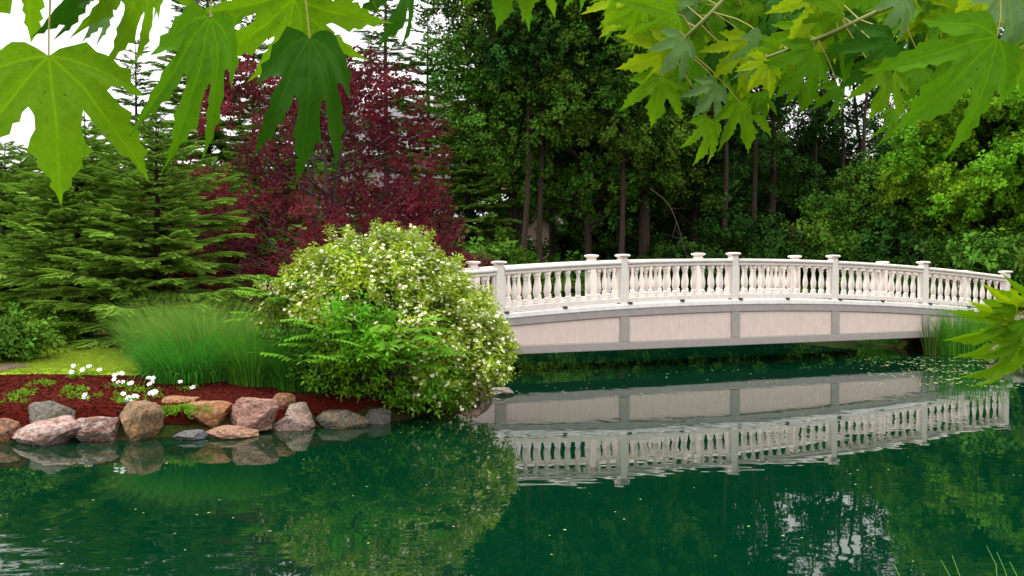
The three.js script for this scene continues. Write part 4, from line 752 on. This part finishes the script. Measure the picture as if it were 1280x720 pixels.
      let near = null; if (px2 !== undefined) near = at(px2, py2, d).sub(O); else { let dm = 1e9; for (const s of q.slice(8)) { const e = s.distanceTo(lf.position); if (e < dm) { dm = e; near = s; } } }
      const s0 = lf.position.clone(), mid = s0.clone().lerp(near, 0.5).add(V(0, 0.01, 0)), sb = new MB(); sb.tube([s0, s0.clone().lerp(mid, 0.5).addScaledVector(y, -0.004), mid, near], [0.0011, 0.0012, 0.0013, 0.0018].map((v) => v * Math.max(0.8, d * 0.42)), 5);
      part('leaf_stalk', sb.build(), stalk, br);
    });
  };
  // left bough, close to the eye
  branch([[560, -150, 1.35], [420, -62, 1.15], [250, -48, 1.08], [80, -30, 1.06], [-60, -30, 1.08]], 0.03, 0.004, [-0.1, 2.6, 0.1], [
    [61, 70, 84, 262, 1.05, 0, 0.15, 0.25, 64, -20, 2], [262, 22, 232, 224, 1.02, 4, 0.3, 0.3, 272, -40, 6, 0.55], [168, -42, 182, 96, 1.12, 0, 0.9, 0.2], [104, -45, 62, 66, 1.1, 1, 1.05, 0.2], [128, -30, 124, 64, 1.16, 3, 1.1, 0.2],
    [366, -2, 282, 92, 1.15, 0, 0.4, 0.35, 372, -40], [387, 48, 396, 242, 1.05, 1, 0.3, 0.2, 376, -30, 6, 0.68], [372, 0, 472, 44, 1.18, 0, -0.35, 0.5, 378, -35], [20, -60, -30, 40, 1.15, 0, 0.3, 0.3], [215, -60, 236, 22, 1.2, 0, -0.2, 0.3], [322, -55, 300, 40, 1.25, 4, 0.3, 0.4], [418, -40, 440, 26, 1.3, 0, 0.3, 0.5],
  ]);
  branch([[620, -90, 1.5], [560, -60, 1.4], [500, -30, 1.35]], 0.012, 0.003, [-1.4, 2.9, -0.4], [[505, -38, 503, 72, 1.35, 1, 1.15, 0.2], [632, -40, 628, 42, 1.5, 4, 0.4, 0.3], [655, -45, 662, 30, 1.5, 0, 0.5, 0.3], [590, -60, 585, 8, 1.5, 0, 0.3, 0.3]]);
  // right boughs
  const more = (n, seed, x0, x1, y0, y1, d0) => { const q = rng(seed), l = []; for (let k = 0; k < n; k++) { const x = lerp(x0, x1, q()), y = lerp(y0, y1, q() * q()), a = (q() - 0.65) * 1.5, len = 48 + 34 * q(); l.push([x, y, x + Math.sin(a) * len, y + Math.cos(a) * len, d0 + 0.35 * q(), [0, 4, 2, 0, 1, 0, 2][Math.floor(q() * 7)], (q() - 0.5) * 1.6, 0.2 + 0.5 * q()]); } return l; };
  branch([[1330, -120, 2.3], [1230, -40, 2.2], [1103, 12, 2.1], [1030, 45, 2.1], [958, 72, 2.1]], 0.011, 0.003, [-0.1, 1.9, 0.05], [
    [1052, 17, 990, 44, 2.1, 0, 0.2, 0.35], [1018, 64, 972, 130, 2.1, 4, 0.4, 0.2], [1003, 104, 1003, 142, 2.15, 0, 0.1, 0.2], [1047, 108, 1047, 158, 2.1, 4, 1.0, 0.1], [1117, 52, 1058, 118, 2.0, 1, 0.4, 0.3], [1114, 84, 1096, 158, 2.0, 0, 0.7, 0.2],
    [1128, -4, 1108, 46, 2.0, 3, 0.6, 0.3], [1152, 84, 1126, 138, 2.1, 4, 0.5, 0.3], [1117, 138, 1115, 195, 2.05, 4, 1.15, 0.1], [975, 66, 938, 102, 2.15, 0, 0.3, 0.4], [1080, 22, 1062, 88, 2.2, 1, 0.5, 0.3], [1005, 40, 965, 92, 2.2, 0, 0.2, 0.4], [1150, 30, 1135, 100, 2.25, 1, 0.2, 0.3], [1185, 60, 1172, 130, 2.3, 4, 0.3, 0.3], [1175, 5, 1150, 62, 2.3, 0, 0.2, 0.3], [958, 75, 936, 118, 2.1, 2, 0.3, 0.3], [1060, 30, 1024, 88, 2.25, 4, 0.3, 0.4], [1215, -30, 1212, 28, 2.2, 2, 0.2, 0.4], [1085, -20, 1045, 22, 2.2, 4, 0.2, 0.4], [1020, -15, 990, 22, 2.25, 1, 0.2, 0.4], ...more(22, 5, 965, 1225, -20, 75, 2.1),
  ]);
  branch([[1050, -130, 2.4], [960, -60, 2.35], [890, 15, 2.3], [853, 50, 2.3], [838, 66, 2.3]], 0.009, 0.003, [-0.8, 2.8, -0.2], [
    [800, 4, 758, 36, 2.3, 0, 0.3, 0.3], [846, 18, 778, 62, 2.3, 0, 0.3, 0.4], [838, 64, 774, 92, 2.3, 2, 0.3, 0.45], [853, 48, 828, 100, 2.22, 3, 0.5, 0.3], [826, 98, 818, 162, 2.3, 0, 0.2, 0.2], [897, 106, 868, 150, 2.3, 3, 0.3, 0.3], [935, 54, 890, 102, 2.3, 2, 0.2, 0.3], [886, 150, 877, 214, 2.3, 0, 0.9, 0.1],
    [925, 128, 946, 192, 2.3, 0, 0.5, 0.2], [952, 44, 938, 112, 2.2, 3, 1.0, 0.2], [872, 4, 832, 46, 2.35, 3, 0.3, 0.3], [892, -2, 902, 58, 2.35, 4, 0.2, 0.3], [940, 0, 925, 50, 2.35, 0, 0.3, 0.3], [950, 116, 962, 152, 2.3, 4, 0.3, 0.3], [868, 72, 846, 132, 2.38, 4, 0.3, 0.3], [905, 60, 886, 128, 2.4, 1, 0.2, 0.3], [825, -10, 800, 42, 2.4, 4, 0.2, 0.3], [780, -25, 742, 6, 2.35, 0, 0.2, 0.4], [862, 28, 880, 88, 2.4, 0, 0.2, 0.4], [915, 90, 920, 145, 2.4, 0, 0.5, 0.2], [850, 80, 800, 112, 2.36, 4, 0.2, 0.4], [970, -10, 968, 52, 2.4, 1, 0.2, 0.3], [725, -35, 712, 12, 2.4, 4, 0.3, 0.3], ...more(16, 6, 775, 965, -20, 70, 2.35),
  ]);
  branch([[1420, -140, 1.3], [1330, -50, 1.2], [1262, -12, 1.15]], 0.018, 0.003, [0, 2.2, 0], [[1246, 47, 1128, 178, 1.15, 4, 0.35, 0.2, 1256, -20, 4, 0.85], [1262, -12, 1272, 92, 1.2, 3, 0.7, 0.2], [1300, 30, 1275, 112, 1.2, 0, 0.3, 0.2], [1235, -30, 1195, 22, 1.3, 2, 0.2, 0.4], [1275, 70, 1262, 130, 1.35, 4, 0.5, 0.3]]);
  branch([[1480, 290, 1.9], [1380, 355, 1.95], [1310, 385, 2.0], [1276, 402, 2.0]], 0.012, 0.003, [0, 1.4, -0.1], [[1266, 398, 1190, 446, 2.0, 0, 0.75, 0.3, 1300, 388, 8], [1274, 432, 1214, 496, 2.0, 0, 1.0, 0.2, 1300, 400, 8], [1272, 384, 1208, 396, 2.0, 2, 0.95, 0.4, 1300, 386, 8], [1292, 372, 1242, 382, 2.0, 0, 0.9, 0.4, 1310, 384, 7], [1287, 408, 1254, 468, 2.0, 4, 0.8, 0.2, 1300, 392, 7], [1264, 404, 1226, 424, 2.0, 2, 0.9, 0.4, 1290, 396, 8]]);
}
// a few grass stems on the near bank
{
  const r = rng(88);
  const t = thing('grass_tuft', 'few thin pale grass stems rising from the near bank', 'grass', [3.6, ground(3.6, 6.0), -6.0]), O = V(3.6, ground(3.6, 6.0), -6.0), b = new MB();
  for (const [x, y] of [[1190, 694], [1233, 682], [1262, 702], [1118, 706], [1176, 700], [1246, 690]]) { const p = at(x, y, 6.6).sub(O); limb(b, V(p.x + 0.05, -0.02, p.z * 0.3), p, 0.004, 0.002, r, 4, -0.1); }
  part('foliage', b.build(), LEAF.grassOlive, t).userData.kind = 'stuff';
}
renderer.render(scene, camera);
